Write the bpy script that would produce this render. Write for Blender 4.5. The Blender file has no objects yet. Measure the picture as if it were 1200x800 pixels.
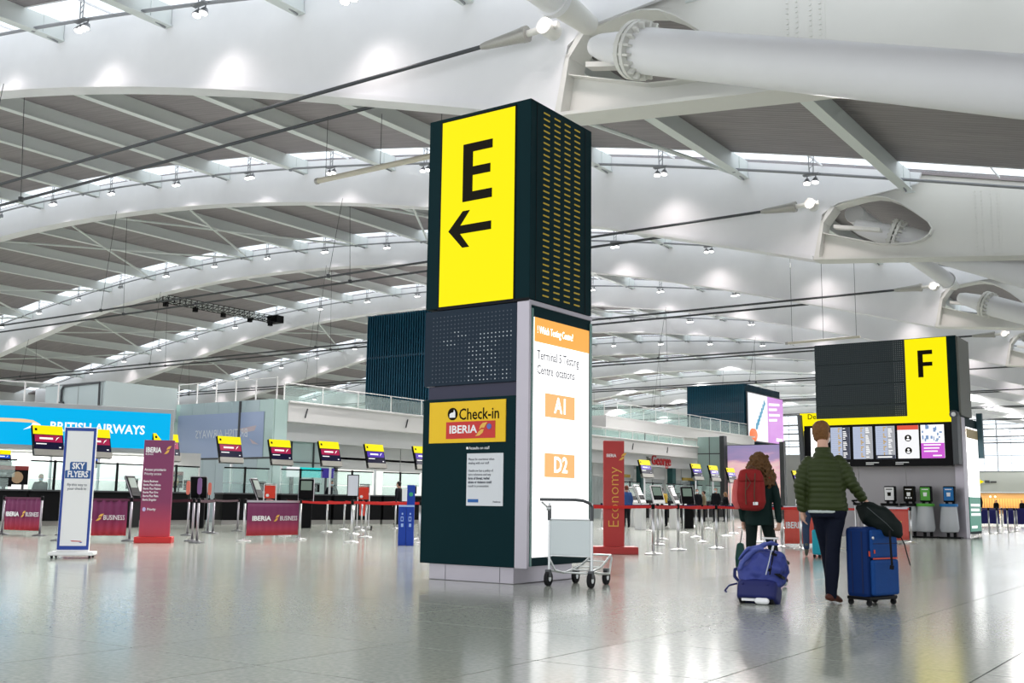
import bpy, bmesh, math, random
import numpy as np
from mathutils import Vector, Matrix, noise
random.seed(7)
scene = bpy.context.scene
COL = scene.collection
R = math.radians

# ------------------------------------------------------------------ camera, sky, lamps, exposure
cam_d = bpy.data.cameras.new('camera')
cam_d.sensor_width = 36.0
cam_d.lens = 36.0 * 1257.87 / 1200.0
cam_d.clip_end = 600
cam = bpy.data.objects.new('camera', cam_d)
COL.objects.link(cam)
fw = Vector((-0.56705653, 0.81037055, 0.14746685))
rt = Vector((0.82031282, 0.57178381, 0.01225352))
up = Vector((0.07438926, -0.12791739, 0.98899109))
cm = Matrix((rt, up, -fw)).transposed().to_4x4()
cm.translation = (0, 0, 0.97)
cam.matrix_world = cm
scene.camera = cam
cam_d.dof.use_dof = False

world = bpy.data.worlds.new('overcast_sky')
scene.world = world
world.use_nodes = True
bg = world.node_tree.nodes['Background']
bg.inputs[0].default_value = (0.93, 0.96, 1.0, 1)
bg.inputs[1].default_value = 1.7

scene.view_settings.view_transform = 'Standard'
scene.view_settings.look = 'None'
scene.view_settings.gamma = 1
scene.view_settings.use_curve_mapping = False
scene.view_settings.exposure = 0.0

LAMP_POWER = 230.0       # each rail spotlight pair, set in its builder
HALL_POWER = 4200.0      # added fill lamp at each rail cluster, brightens floor and deck


def area_lamp(name, loc, sx, sy, power, col=(1, 1, 1), rot=(0, 0, 0)):
    d = bpy.data.lights.new(name, 'AREA')
    d.shape = 'RECTANGLE'
    d.size, d.size_y, d.energy, d.color = sx, sy, power, col
    o = bpy.data.objects.new(name, d)
    o.location, o.rotation_euler = loc, rot
    COL.objects.link(o)
    return o


# ------------------------------------------------------------------ materials
MATS = {}


def mat(name, col, rough=0.5, metal=0.0, emit=None, strength=1.0, noise_amt=0.0, noise_scale=8.0, bump=0.0, bump_scale=40.0, spec=0.25):
    if name in MATS:
        return MATS[name]
    m = bpy.data.materials.new(name)
    m.use_nodes = True
    nt = m.node_tree
    b = nt.nodes['Principled BSDF']
    c = (col[0], col[1], col[2], 1)
    b.inputs['Base Color'].default_value = c
    b.inputs['Roughness'].default_value = rough
    b.inputs['Metallic'].default_value = metal
    b.inputs['Specular IOR Level'].default_value = spec
    if emit:
        b.inputs['Base Color'].default_value = (col[0] * .2, col[1] * .2, col[2] * .2, 1)
        b.inputs['Emission Color'].default_value = (emit[0], emit[1], emit[2], 1)
        b.inputs['Emission Strength'].default_value = strength
    if noise_amt or bump:
        tc = nt.nodes.new('ShaderNodeTexCoord')
    if noise_amt:
        n = nt.nodes.new('ShaderNodeTexNoise')
        n.inputs['Scale'].default_value = noise_scale
        n.inputs['Detail'].default_value = 4
        nt.links.new(tc.outputs['Object'], n.inputs['Vector'])
        mx = nt.nodes.new('ShaderNodeMix')
        mx.data_type = 'RGBA'
        mx.inputs['A'].default_value = tuple(max(0, v * (1 - noise_amt)) for v in col) + (1,)
        mx.inputs['B'].default_value = tuple(min(1, v * (1 + noise_amt)) for v in col) + (1,)
        nt.links.new(n.outputs['Fac'], mx.inputs['Factor'])
        nt.links.new(mx.outputs['Result'], b.inputs['Base Color'])
    if bump:
        n2 = nt.nodes.new('ShaderNodeTexNoise')
        n2.inputs['Scale'].default_value = bump_scale
        nt.links.new(tc.outputs['Object'], n2.inputs['Vector'])
        bp = nt.nodes.new('ShaderNodeBump')
        bp.inputs['Strength'].default_value = bump
        bp.inputs['Distance'].default_value = 0.01
        nt.links.new(n2.outputs['Fac'], bp.inputs['Height'])
        nt.links.new(bp.outputs['Normal'], b.inputs['Normal'])
    MATS[name] = m
    return m


def glass_mat(name, tint, clear=0.75, rough=0.02):
    """thin architectural glass: mostly see-through, some reflection"""
    if name in MATS:
        return MATS[name]
    m = bpy.data.materials.new(name)
    m.use_nodes = True
    nt = m.node_tree
    nt.nodes.clear()
    out = nt.nodes.new('ShaderNodeOutputMaterial')
    tr = nt.nodes.new('ShaderNodeBsdfTransparent')
    tr.inputs[0].default_value = (*tint, 1)
    gl = nt.nodes.new('ShaderNodeBsdfPrincipled')
    gl.inputs['Base Color'].default_value = (*tint, 1)
    gl.inputs['Roughness'].default_value = rough
    mx = nt.nodes.new('ShaderNodeMixShader')
    mx.inputs[0].default_value = 1 - clear
    nt.links.new(tr.outputs[0], mx.inputs[1])
    nt.links.new(gl.outputs[0], mx.inputs[2])
    nt.links.new(mx.outputs[0], out.inputs[0])
    MATS[name] = m
    return m


def gradient_mat(name, stops, axis='Z', rough=0.5, lo=0.0, hi=1.0, emit=0.0):
    """printed colour blend along one object axis between lo and hi metres"""
    m = bpy.data.materials.new(name)
    m.use_nodes = True
    nt = m.node_tree
    b = nt.nodes['Principled BSDF']
    b.inputs['Roughness'].default_value = rough
    tc = nt.nodes.new('ShaderNodeTexCoord')
    sp = nt.nodes.new('ShaderNodeSeparateXYZ')
    mr = nt.nodes.new('ShaderNodeMapRange')
    mr.inputs['From Min'].default_value = lo
    mr.inputs['From Max'].default_value = hi
    cr = nt.nodes.new('ShaderNodeValToRGB')
    e = cr.color_ramp.elements
    e[0].position, e[0].color = stops[0][0], (*stops[0][1], 1)
    e[1].position, e[1].color = stops[-1][0], (*stops[-1][1], 1)
    for p_, c_ in stops[1:-1]:
        q = e.new(p_)
        q.color = (*c_, 1)
    nt.links.new(tc.outputs['Object'], sp.inputs[0])
    nt.links.new(sp.outputs[axis], mr.inputs['Value'])
    nt.links.new(mr.outputs['Result'], cr.inputs['Fac'])
    nt.links.new(cr.outputs['Color'], b.inputs['Base Color'])
    if emit:
        nt.links.new(cr.outputs['Color'], b.inputs['Emission Color'])
        b.inputs['Emission Strength'].default_value = emit
    MATS[name] = m
    return m


M_STEEL = mat('white_painted_steel', (0.83, 0.83, 0.85), 0.38, noise_amt=0.03, noise_scale=1.5)
M_HAUNCH = mat('cream_painted_steel', (0.74, 0.735, 0.70), 0.42, noise_amt=0.03, noise_scale=1.5)
M_PURLIN = mat('pale_grey_green_paint', (0.72, 0.76, 0.75), 0.5)
M_CABLE = mat('dark_steel_cable', (0.07, 0.075, 0.08), 0.45, 0.6)
M_SOCKET = mat('cast_grey_steel', (0.42, 0.41, 0.38), 0.45, 0.5, noise_amt=0.15, noise_scale=30)
M_RAIL = mat('grey_rail', (0.30, 0.31, 0.33), 0.45, 0.3)
M_CHROME = mat('brushed_steel', (0.60, 0.60, 0.60), 0.28, 1.0)
M_SILVER = mat('silver_cladding', (0.40, 0.375, 0.41), 0.40, 0.85, noise_amt=0.05, noise_scale=3)
M_DKGREEN = mat('dark_slate_green_panel', (0.0015, 0.018, 0.022), 0.5, noise_amt=0.08, noise_scale=2, spec=0.06)
M_SLATE = mat('slate_blue_grey_panel', (0.018, 0.030, 0.046), 0.5, noise_amt=0.06, noise_scale=2, spec=0.08)
M_PURPLE = mat('purple_grey_strip', (0.022, 0.022, 0.05), 0.35, spec=.3)
M_BLACK = mat('black_plastic', (0.004, 0.004, 0.005), 0.5, spec=.12)
M_RUBBER = mat('black_rubber', (0.012, 0.012, 0.013), 0.8, spec=.2)
M_DKGREY = mat('dark_grey_metal', (0.09, 0.095, 0.10), 0.45, 0.3)
M_WHITE = mat('white_laminate', (0.80, 0.80, 0.79), 0.35)
M_OFFWHITE = mat('off_white_fascia', (0.78, 0.77, 0.76), 0.5)
M_GREYWALL = mat('light_grey_panel', (0.62, 0.63, 0.63), 0.5, noise_amt=0.03, noise_scale=1)
M_YELLOW_LIT = mat('backlit_yellow', (0.30, 0.22, 0.0), 0.4, emit=(1.0, 0.86, 0.0), strength=1.0, spec=.08)
M_YELLOW = mat('amber_yellow_print', (0.80, 0.50, 0.01), 0.45)
M_INK = mat('black_print', (0.008, 0.006, 0.002), 0.45, spec=.06)
M_WPRINT = mat('white_print', (0.85, 0.85, 0.85), 0.5)
M_WLIT = mat('backlit_white', (0.9, 0.9, 0.9), 0.3, emit=(1.0, 1.0, 1.0), strength=2.2)
M_ORANGE_LIT = mat('backlit_orange', (0.9, 0.5, 0.2), 0.3, emit=(1.0, 0.44, 0.06), strength=0.9)
M_PEACH_LIT = mat('backlit_peach', (0.9, 0.6, 0.4), 0.3, emit=(1.0, 0.50, 0.15), strength=0.9)
M_RED = mat('red_print', (0.55, 0.035, 0.03), 0.45)
M_REDSIGN = mat('red_sign_paint', (0.47, 0.05, 0.047), 0.45, noise_amt=0.05)
M_CORAL = mat('coral_red_banner', (0.66, 0.10, 0.075), 0.6, spec=.2)
M_GOLD = mat('gold_print', (0.75, 0.42, 0.08), 0.45)
M_TEAL_GLASS = glass_mat('pale_teal_glass', (0.62, 0.78, 0.75), 0.35)
M_CLEAR = glass_mat('clear_screen_glass', (0.86, 0.95, 0.93), 0.82)
M_SKYGLASS = glass_mat('rooflight_glass', (0.97, 0.99, 1.0), 0.93)
M_BLUE = mat('blue_board', (0.01, 0.05, 0.36), 0.4)
M_NAVYLIT = mat('navy_screen', (0.01, 0.01, 0.05), 0.2, emit=(0.01, 0.010, 0.05), strength=.5)
M_MAGENTA_LIT = mat('crimson_screen', (0.4, 0.02, 0.1), 0.2, emit=(0.55, 0.02, 0.10), strength=0.6)
M_VIOLET_LIT = mat('violet_screen', (0.1, 0.05, 0.4), 0.2, emit=(0.10, 0.04, 0.52), strength=0.7)
M_BLUE_LIT = mat('blue_screen', (0.02, 0.1, 0.5), 0.2, emit=(0.02, 0.10, 0.62), strength=0.9)
M_CYAN_LIT = mat('cyan_lightbox', (0.0, 0.2, 0.4), 0.4, emit=(0.0, 0.45, 0.84), strength=1.0, spec=.1)
M_WTEXT_LIT = mat('white_lit_lettering', (0.9, 0.9, 0.9), 0.3, emit=(1, 1, 1), strength=1.0)
M_LAMP = mat('lit_lamp_face', (1, 1, 1), 0.3, emit=(1.0, 0.98, 0.94), strength=6.0)
M_TUBE = mat('cream_tube', (0.62, 0.58, 0.48), 0.45)


# pieces that are built in one go and linked as one object each
EACH = {'upright', 'grip_sleeve', 'panel_rail', 'hanger_wire', 'winch_box', 'copy_line', 'pier', 'hanging_board', 'fascia_slot', 'terrace_window', 'globe_lamp',
        'handle_pole', 'shoulder_strap', 'edge_glass', 'rivet', 'compression_strap', 'zip_pull', 'glazing_bar', 'wheel', 'stand_leg', 'leg', 'foot', 'wire', 'casing_joint',
        'floor_band', 'desk_icon', 'list_line', 'caption_line', 'poster_stripe', 'seam', 'lamp_arm', 'screen_shape'}

# ------------------------------------------------------------------ mesh builder
class MB:
    def __init__(s):
        s.v, s.f, s.mi, s.m = [], [], [], 0

    def add(s, vs, fs):
        n = len(s.v)
        s.v += [tuple(p) for p in vs]
        for f in fs:
            s.f.append([i + n for i in f])
            s.mi.append(s.m)
        return s

    def box(s, x0, y0, z0, x1, y1, z1, M=None):
        vs = [Vector((x, y, z)) for z in (z0, z1) for y in (y0, y1) for x in (x0, x1)]
        if M is not None:
            vs = [M @ v for v in vs]
        return s.add(vs, [(0, 2, 3, 1), (4, 5, 7, 6), (0, 1, 5, 4), (2, 6, 7, 3), (0, 4, 6, 2), (1, 3, 7, 5)])

    def cbox(s, c, d, M=None):
        c, d = Vector(c), Vector(d) / 2
        return s.box(c.x - d.x, c.y - d.y, c.z - d.z, c.x + d.x, c.y + d.y, c.z + d.z, M)

    def bar(s, a, b, w, h, upv=(0, 0, 1)):
        a, b = Vector(a), Vector(b)
        d = (b - a).normalized()
        u = Vector(upv)
        sd = d.cross(u)
        if sd.length < 1e-4:
            sd = d.cross(Vector((1, 0, 0)))
        sd.normalize()
        u = sd.cross(d)
        vs = [p + sd * i * w / 2 + u * j * h / 2 for p in (a, b) for j in (-1, 1) for i in (-1, 1)]
        return s.add(vs, [(0, 1, 3, 2), (4, 6, 7, 5), (0, 4, 5, 1), (2, 3, 7, 6), (0, 2, 6, 4), (1, 5, 7, 3)])

    def prism(s, poly, y0, y1, M=None):
        """polygon in (x, z) extruded along y"""
        n = len(poly)
        vs = [Vector((x, y, z)) for y in (y0, y1) for x, z in poly]
        if M is not None:
            vs = [M @ v for v in vs]
        fs = [tuple(range(n)), tuple(range(2 * n - 1, n - 1, -1))]
        fs += [(i, n + i, n + (i + 1) % n, (i + 1) % n) for i in range(n)]
        return s.add(vs, fs)

    def loft(s, rings, closed_ends=True):
        n = len(rings[0])
        vs = [p for r in rings for p in r]
        fs = []
        for k in range(len(rings) - 1):
            for i in range(n):
                j = (i + 1) % n
                fs.append((k * n + i, k * n + j, (k + 1) * n + j, (k + 1) * n + i))
        if closed_ends:
            fs.append(tuple(range(n - 1, -1, -1)))
            fs.append(tuple(range((len(rings) - 1) * n, len(rings) * n)))
        return s.add(vs, fs)

    def tube(s, pts, r, n=8, dome=False, flat=1.0):
        pts = [Vector(p) for p in pts]
        rs = list(r) if isinstance(r, (list, tuple)) else [r] * len(pts)
        if dome:
            d0 = (pts[0] - pts[1]).normalized()
            d1 = (pts[-1] - pts[-2]).normalized()
            a, b, ra, rb = pts[0], pts[-1], rs[0], rs[-1]
            pre = [(a + d0 * ra * 0.94, ra * 0.34), (a + d0 * ra * 0.7, ra * 0.71), (a + d0 * ra * 0.38, ra * 0.92)]
            post = [(b + d1 * rb * 0.38, rb * 0.92), (b + d1 * rb * 0.7, rb * 0.71), (b + d1 * rb * 0.94, rb * 0.34)]
            pts = [q[0] for q in pre] + pts + [q[0] for q in post]
            rs = [q[1] for q in pre] + rs + [q[1] for q in post]
        rings = []
        u = None
        for i, p in enumerate(pts):
            d = (pts[min(i + 1, len(pts) - 1)] - pts[max(i - 1, 0)]).normalized()
            if u is None:
                u = d.orthogonal().normalized() if abs(d.z) > 0.95 else d.cross(Vector((0, 0, 1))).normalized()
            else:
                u = (u - d * u.dot(d)).normalized()
            w = d.cross(u)
            rings.append([p + (u * math.cos(2 * math.pi * k / n) + w * flat * math.sin(2 * math.pi * k / n)) * rs[i] for k in range(n)])
        return s.loft(rings)

    def lathe(s, prof, c=(0, 0, 0), n=20):
        c = Vector(c)
        return s.loft([[c + Vector((r * math.cos(2 * math.pi * k / n), r * math.sin(2 * math.pi * k / n), z)) for k in range(n)] for r, z in prof])

    def ell(s, c, r, n=12, m=8, M=None):
        c = Vector(c)
        rings = []
        for j in range(1, m):
            t = math.pi * j / m
            ring = [Vector((r[0] * math.sin(t) * math.cos(2 * math.pi * k / n), r[1] * math.sin(t) * math.sin(2 * math.pi * k / n), -r[2] * math.cos(t))) for k in range(n)]
            rings.append([c + (M @ q if M is not None else q) for q in ring])
        return s.loft(rings)

    def stack(s, levels, n=18, power=2.0):
        """closed loft of super-ellipses (z, cx, cy, rx, ry)"""
        rings = []
        for z, cx, cy, rx, ry in levels:
            ring = []
            for k in range(n):
                t = 2 * math.pi * k / n
                ct, st = math.cos(t), math.sin(t)
                ring.append(Vector((cx + rx * math.copysign(abs(ct) ** (2 / power), ct), cy + ry * math.copysign(abs(st) ** (2 / power), st), z)))
            rings.append(ring)
        return s.loft(rings)

    def mesh(s, name, mats, smooth=False):
        me = bpy.data.meshes.new(name)
        me.from_pydata(s.v, [], s.f)
        for m in (mats if isinstance(mats, (list, tuple)) else [mats]):
            me.materials.append(m)
        if len(me.materials) > 1:
            me.polygons.foreach_set('material_index', s.mi)
        if smooth:
            me.polygons.foreach_set('use_smooth', [True] * len(me.polygons))
        me.update()
        return me

    def islands(s):
        par = list(range(len(s.v)))

        def find(a):
            while par[a] != a:
                par[a] = par[par[a]]
                a = par[a]
            return a
        for f in s.f:
            for i in f[1:]:
                par[find(i)] = find(f[0])
        groups = {}
        for f, mi in zip(s.f, s.mi):
            groups.setdefault(find(f[0]), []).append((f, mi))
        out = []
        for g in groups.values():
            q, mp = MB(), {}
            for f, mi in g:
                for i in f:
                    if i not in mp:
                        mp[i] = len(q.v)
                        q.v.append(s.v[i])
                q.f.append([mp[i] for i in f])
                q.mi.append(mi)
            out.append(q)
        return out

    def build(s, name, mats, parent=None, smooth=False, bevel=0.0, loc=None, rotz=0.0):
        if name in EACH:
            o = None
            for q in s.islands():
                o = q._build(name, mats, parent, smooth, bevel, loc, rotz)
            return o
        return s._build(name, mats, parent, smooth, bevel, loc, rotz)

    def _build(s, name, mats, parent=None, smooth=False, bevel=0.0, loc=None, rotz=0.0):
        o = link(name, s.mesh(name, mats, smooth), parent)
        if loc:
            o.location = loc
        o.rotation_euler.z = rotz
        if bevel:
            b = o.modifiers.new('bevel', 'BEVEL')
            b.width, b.segments, b.limit_method = bevel, 2, 'ANGLE'
        if smooth:
            try:
                o.data.set_sharp_from_angle(angle=R(40))
            except Exception:
                pass
        return o


def link(name, me, parent=None):
    o = bpy.data.objects.new(name, me)
    COL.objects.link(o)
    if parent:
        o.parent = parent
    return o


def thing(name, label, cat, loc=(0, 0, 0), rotz=0.0, group=None):
    o = bpy.data.objects.new(name, None)
    o.empty_display_size = 0.2
    o.location, o.rotation_euler = loc, (0, 0, rotz)
    COL.objects.link(o)
    return tag(o, label, cat, group)


def tag(o, label, cat, group=None, kind=None):
    o['label'], o['category'] = label, cat
    if group:
        o['group'] = group
    if kind:
        o['kind'] = kind
    return o


def struct(o, label=None):
    o['kind'] = 'structure'
    if label:
        o['label'] = label
    return o


def stuff(o):
    o['kind'] = 'stuff'
    return o


def copy_tree(o, parent=None, loc=None, rotz=None, label=None):
    """a copy of a thing with copies of its parts and sub-parts, mesh data shared"""
    c = o.copy()
    COL.objects.link(c)
    c.parent = parent
    if loc is not None:
        c.location = loc
    if rotz is not None:
        c.rotation_euler.z = rotz
    if label:
        c['label'] = label
    for ch in KIDS.get(o.name, []) or [k for k in bpy.data.objects if k.parent == o]:
        copy_tree(ch, c)
    return c


KIDS = {}


def remember(root):
    """cache the children of a prototype so copies need no scene scan"""
    ks = [k for k in bpy.data.objects if k.parent == root]
    KIDS[root.name] = ks
    for k in ks:
        remember(k)
    return root


ORD = ['first', 'second', 'third', 'fourth', 'fifth', 'sixth', 'seventh', 'eighth', 'ninth', 'tenth', 'eleventh', 'twelfth', 'thirteenth', 'fourteenth', 'fifteenth', 'sixteenth', 'seventeenth', 'eighteenth', 'nineteenth', 'twentieth', 'twenty-first', 'twenty-second', 'twenty-third', 'twenty-fourth']


def text(name, body, size, loc, m, parent, rz=0.0, tilt=0.0, align='CENTER', bold=0.0, sx=1.0, depth=0.001, rx=90, shear=0.0, spacing=1.0, line=1.0):
    """flat lettering standing in the x-z plane, read from -y"""
    c = bpy.data.curves.new(name, 'FONT')
    c.body, c.size, c.align_x, c.align_y = body, size, align, 'CENTER'
    c.extrude, c.offset, c.resolution_u, c.shear = depth, bold, 2, shear
    c.space_character, c.space_line = spacing, line
    o = bpy.data.objects.new(name, c)
    COL.objects.link(o)
    dg = bpy.context.evaluated_depsgraph_get()
    me = bpy.data.meshes.new_from_object(o.evaluated_get(dg))
    bpy.data.objects.remove(o)
    bpy.data.curves.remove(c)
    me.materials.clear()
    me.materials.append(m)
    me.transform(Matrix.Translation(loc) @ Matrix.Rotation(rz, 4, 'Z') @ Matrix.Rotation(R(rx) + tilt, 4, 'X') @ Matrix.Diagonal((sx, 1, 1, 1)))
    me.name = name
    return link(name, me, parent)


def to_prism(poly, depth=0.004):
    return MB().prism(poly, -depth, 0)


def disc(c, r, n=20, depth=0.004):
    return MB().prism([(c[0] + r * math.cos(2 * math.pi * k / n), c[1] + r * math.sin(2 * math.pi * k / n)) for k in range(n)], -depth, 0)


def swoosh(mb, x, z, s):
    """two-part red-and-gold tail-fin flash printed beside the airline name"""
    for pts in ([(0, 0), (.40, .04), (.72, .26), (.82, .52), (.55, .50), (.32, .34), (.16, .14)],
                [(.36, .50), (.60, .64), (.84, .62), (1.15, 1.05), (.72, 1.0), (.48, .80)]):
        mb.prism([(x + a * s, z + b * s) for a, b in pts], -0.003, 0)
    return mb
# ------------------------------------------------------------------ the roof: profile of one arch, repeated every 18 m
PB = np.array([-4.317157606238113, 24.01578276090203, 150.258835485367, 278.9513783998327, 246.22946872182365, 92.79188413857322, -7.026798693772316, 7.338608284098715])
PRL = np.array([12.987349850772475, 67.02215148681182, 134.11397828627105, 133.81978900363006, 73.42802480411116, 9.729535354619966, -19.51833445389379, 10.154643964982881])


def _ext(c, x, lo, hi):
    if x < lo:
        s = (np.polyval(c, (lo + 3) / 80) - np.polyval(c, lo / 80)) / 3
        return float(np.polyval(c, lo / 80) + s * (x - lo))
    if x > hi:
        s = (np.polyval(c, hi / 80) - np.polyval(c, (hi - 3) / 80)) / 3
        return float(np.polyval(c, hi / 80) + s * (x - hi))
    return float(np.polyval(c, x / 80))


def z_bot(x):
    return _ext(PB, x, -104, -13.3)


def z_line(x):
    return _ext(PRL, x, -112, -7)


def z_deck(x):
    return z_line(x) + 0.30


def z_purl(x):
    return z_line(x) - 0.42


def z_haunch(x):
    return 10.12 + (x + 13.3) * (-0.10)


Y0, BAY = 20.62, 18.0
NARCH = 11
XMIN, XMAX = -124.0, 9.0
PX0, PSTEP = -9.8, 6.13
PIDX = list(range(-3, 19))          # purlin lines


def px_(i):
    return PX0 - PSTEP * i


ceiling = bpy.data.objects.new('ceiling', None)
COL.objects.link(ceiling)
struct(ceiling)

# --- roof deck panels, purlins, rooflights (parts of the ceiling)
m_deck = bpy.data.materials.new('ribbed_grey_deck')
m_deck.use_nodes = True
nt = m_deck.node_tree
b_ = nt.nodes['Principled BSDF']
b_.inputs['Roughness'].default_value = 0.65
tc_ = nt.nodes.new('ShaderNodeTexCoord')
mp_ = nt.nodes.new('ShaderNodeMapping')
mp_.inputs['Scale'].default_value = (0.03, 1.6, 1.0)
nz_ = nt.nodes.new('ShaderNodeTexNoise')
nz_.inputs['Scale'].default_value = 3.0
nz_.inputs['Detail'].default_value = 5
rp_ = nt.nodes.new('ShaderNodeValToRGB')
rp_.color_ramp.elements[0].position, rp_.color_ramp.elements[0].color = 0.3, (0.228, 0.206, 0.218, 1)
rp_.color_ramp.elements[1].position, rp_.color_ramp.elements[1].color = 0.75, (0.293, 0.266, 0.275, 1)
wv_ = nt.nodes.new('ShaderNodeTexWave')
wv_.bands_direction = 'Y'
wv_.inputs['Scale'].default_value = 1.3
bp_ = nt.nodes.new('ShaderNodeBump')
bp_.inputs['Strength'].default_value = 0.35
bp_.inputs['Distance'].default_value = 0.03
L_ = nt.links.new
L_(tc_.outputs['Object'], mp_.inputs['Vector'])
L_(mp_.outputs['Vector'], nz_.inputs['Vector'])
L_(nz_.outputs['Fac'], rp_.inputs['Fac'])
L_(rp_.outputs['Color'], b_.inputs['Base Color'])
L_(tc_.outputs['Object'], wv_.inputs['Vector'])
L_(wv_.outputs['Fac'], bp_.inputs['Height'])
L_(bp_.outputs['Normal'], b_.inputs['Normal'])

SKY_W = 1.55
for k in range(0, NARCH + 1):
    yk = Y0 + BAY * k
    for n, i in enumerate(PIDX):
        x1 = px_(i)
        x0 = px_(i + 1) if i < PIDX[-1] else XMIN - 4
        key = 'panel%d' % n
        if k == 0:
            # panel
            xs = [x0 + (x1 - x0) * t / 4 for t in range(5)]
            poly = [(x, z_deck(x)) for x in xs] + [(x, z_deck(x) + 0.18) for x in reversed(xs)]
            MATS[key] = MB().prism(poly, -BAY + 0.25, -SKY_W).mesh('roof_panel', m_deck)
            # rooflight: three panes and two glazing bars
            mb = MB()
            gp = [(x, z_deck(x) + 0.02) for x in xs] + [(x, z_deck(x) + 0.04) for x in reversed(xs)]
            mb.prism(gp, -SKY_W, -0.02)
            mb.m = 1
            for yy in (-SKY_W,):
                mb.prism([(x, z_deck(x) - 0.03) for x in xs] + [(x, z_deck(x) + 0.05) for x in reversed(xs)], yy, yy + 0.05)
            for t in (2,):
                x = x0 + (x1 - x0) * t / 4
                mb.box(x - .02, -SKY_W, z_deck(x) - .02, x + .02, 0, z_deck(x) + .05)
            MATS[key + 's'] = mb.mesh('rooflight', [M_SKYGLASS, M_STEEL])
            # purlin: web and wide flat bottom flange
            x = x1
            mb = MB()
            zb, zd = z_purl(x), z_deck(x)
            mb.box(x - .08, -BAY + .3, zb + .04, x + .08, -0.02, zd)
            mb.box(x - .18, -BAY + .3, zb, x + .18, -0.02, zb + .05)
            mb.box(x - .11, -.8, zb + .05, x + .11, -0.02, zd)
            MATS[key + 'p'] = mb.mesh('purlin', M_PURLIN)
        for suf, nm in (('', 'roof_panel'), ('s', 'rooflight'), ('p', 'purlin')):
            if suf == 's' and x1 > px_(-1) + .1 and k < 8 and False:
                continue
            o = link(nm, MATS[key + suf], ceiling)
            o.location = (0, yk, 0)

# --- diagonal bracing rods under some bays (joined per bay: thin rods)
for k, spans in ((2, [(16, 14), (14, 12), (11, 9), (9, 7), (6, 4)]), (3, [(17, 15), (15, 13)]), (4, [(16, 14), (13, 11), (11, 9), (8, 6), (4, 2)]), (1, [(2, 1)])):
    for a, b in spans:
        ya, yb = Y0 + BAY * (k - 1) + .4, Y0 + BAY * k - .3
        xa, xb = px_(a), px_(b)
        mb = MB()
        for p, q in ((xa, xb), (xb, xa))[:1 if k == 1 else 2]:
            mb.tube([(p, ya, z_purl(p) + .05), ((p + q) / 2, (ya + yb) / 2, z_purl((p + q) / 2) - .10), (q, yb, z_purl(q) + .05)], .075, 6)
        mb.build('brace_rod', M_PURLIN, ceiling)

# --- arches
RANK = ['first', 'second', 'third', 'fourth', 'fifth', 'sixth', 'seventh', 'eighth', 'ninth', 'tenth', 'eleventh']
NODE_X, NODE_Z = -12.5, 12.05


def lin(a, b, n):
    return [a + (b - a) * t / (n - 1) for t in range(n)]


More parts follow.
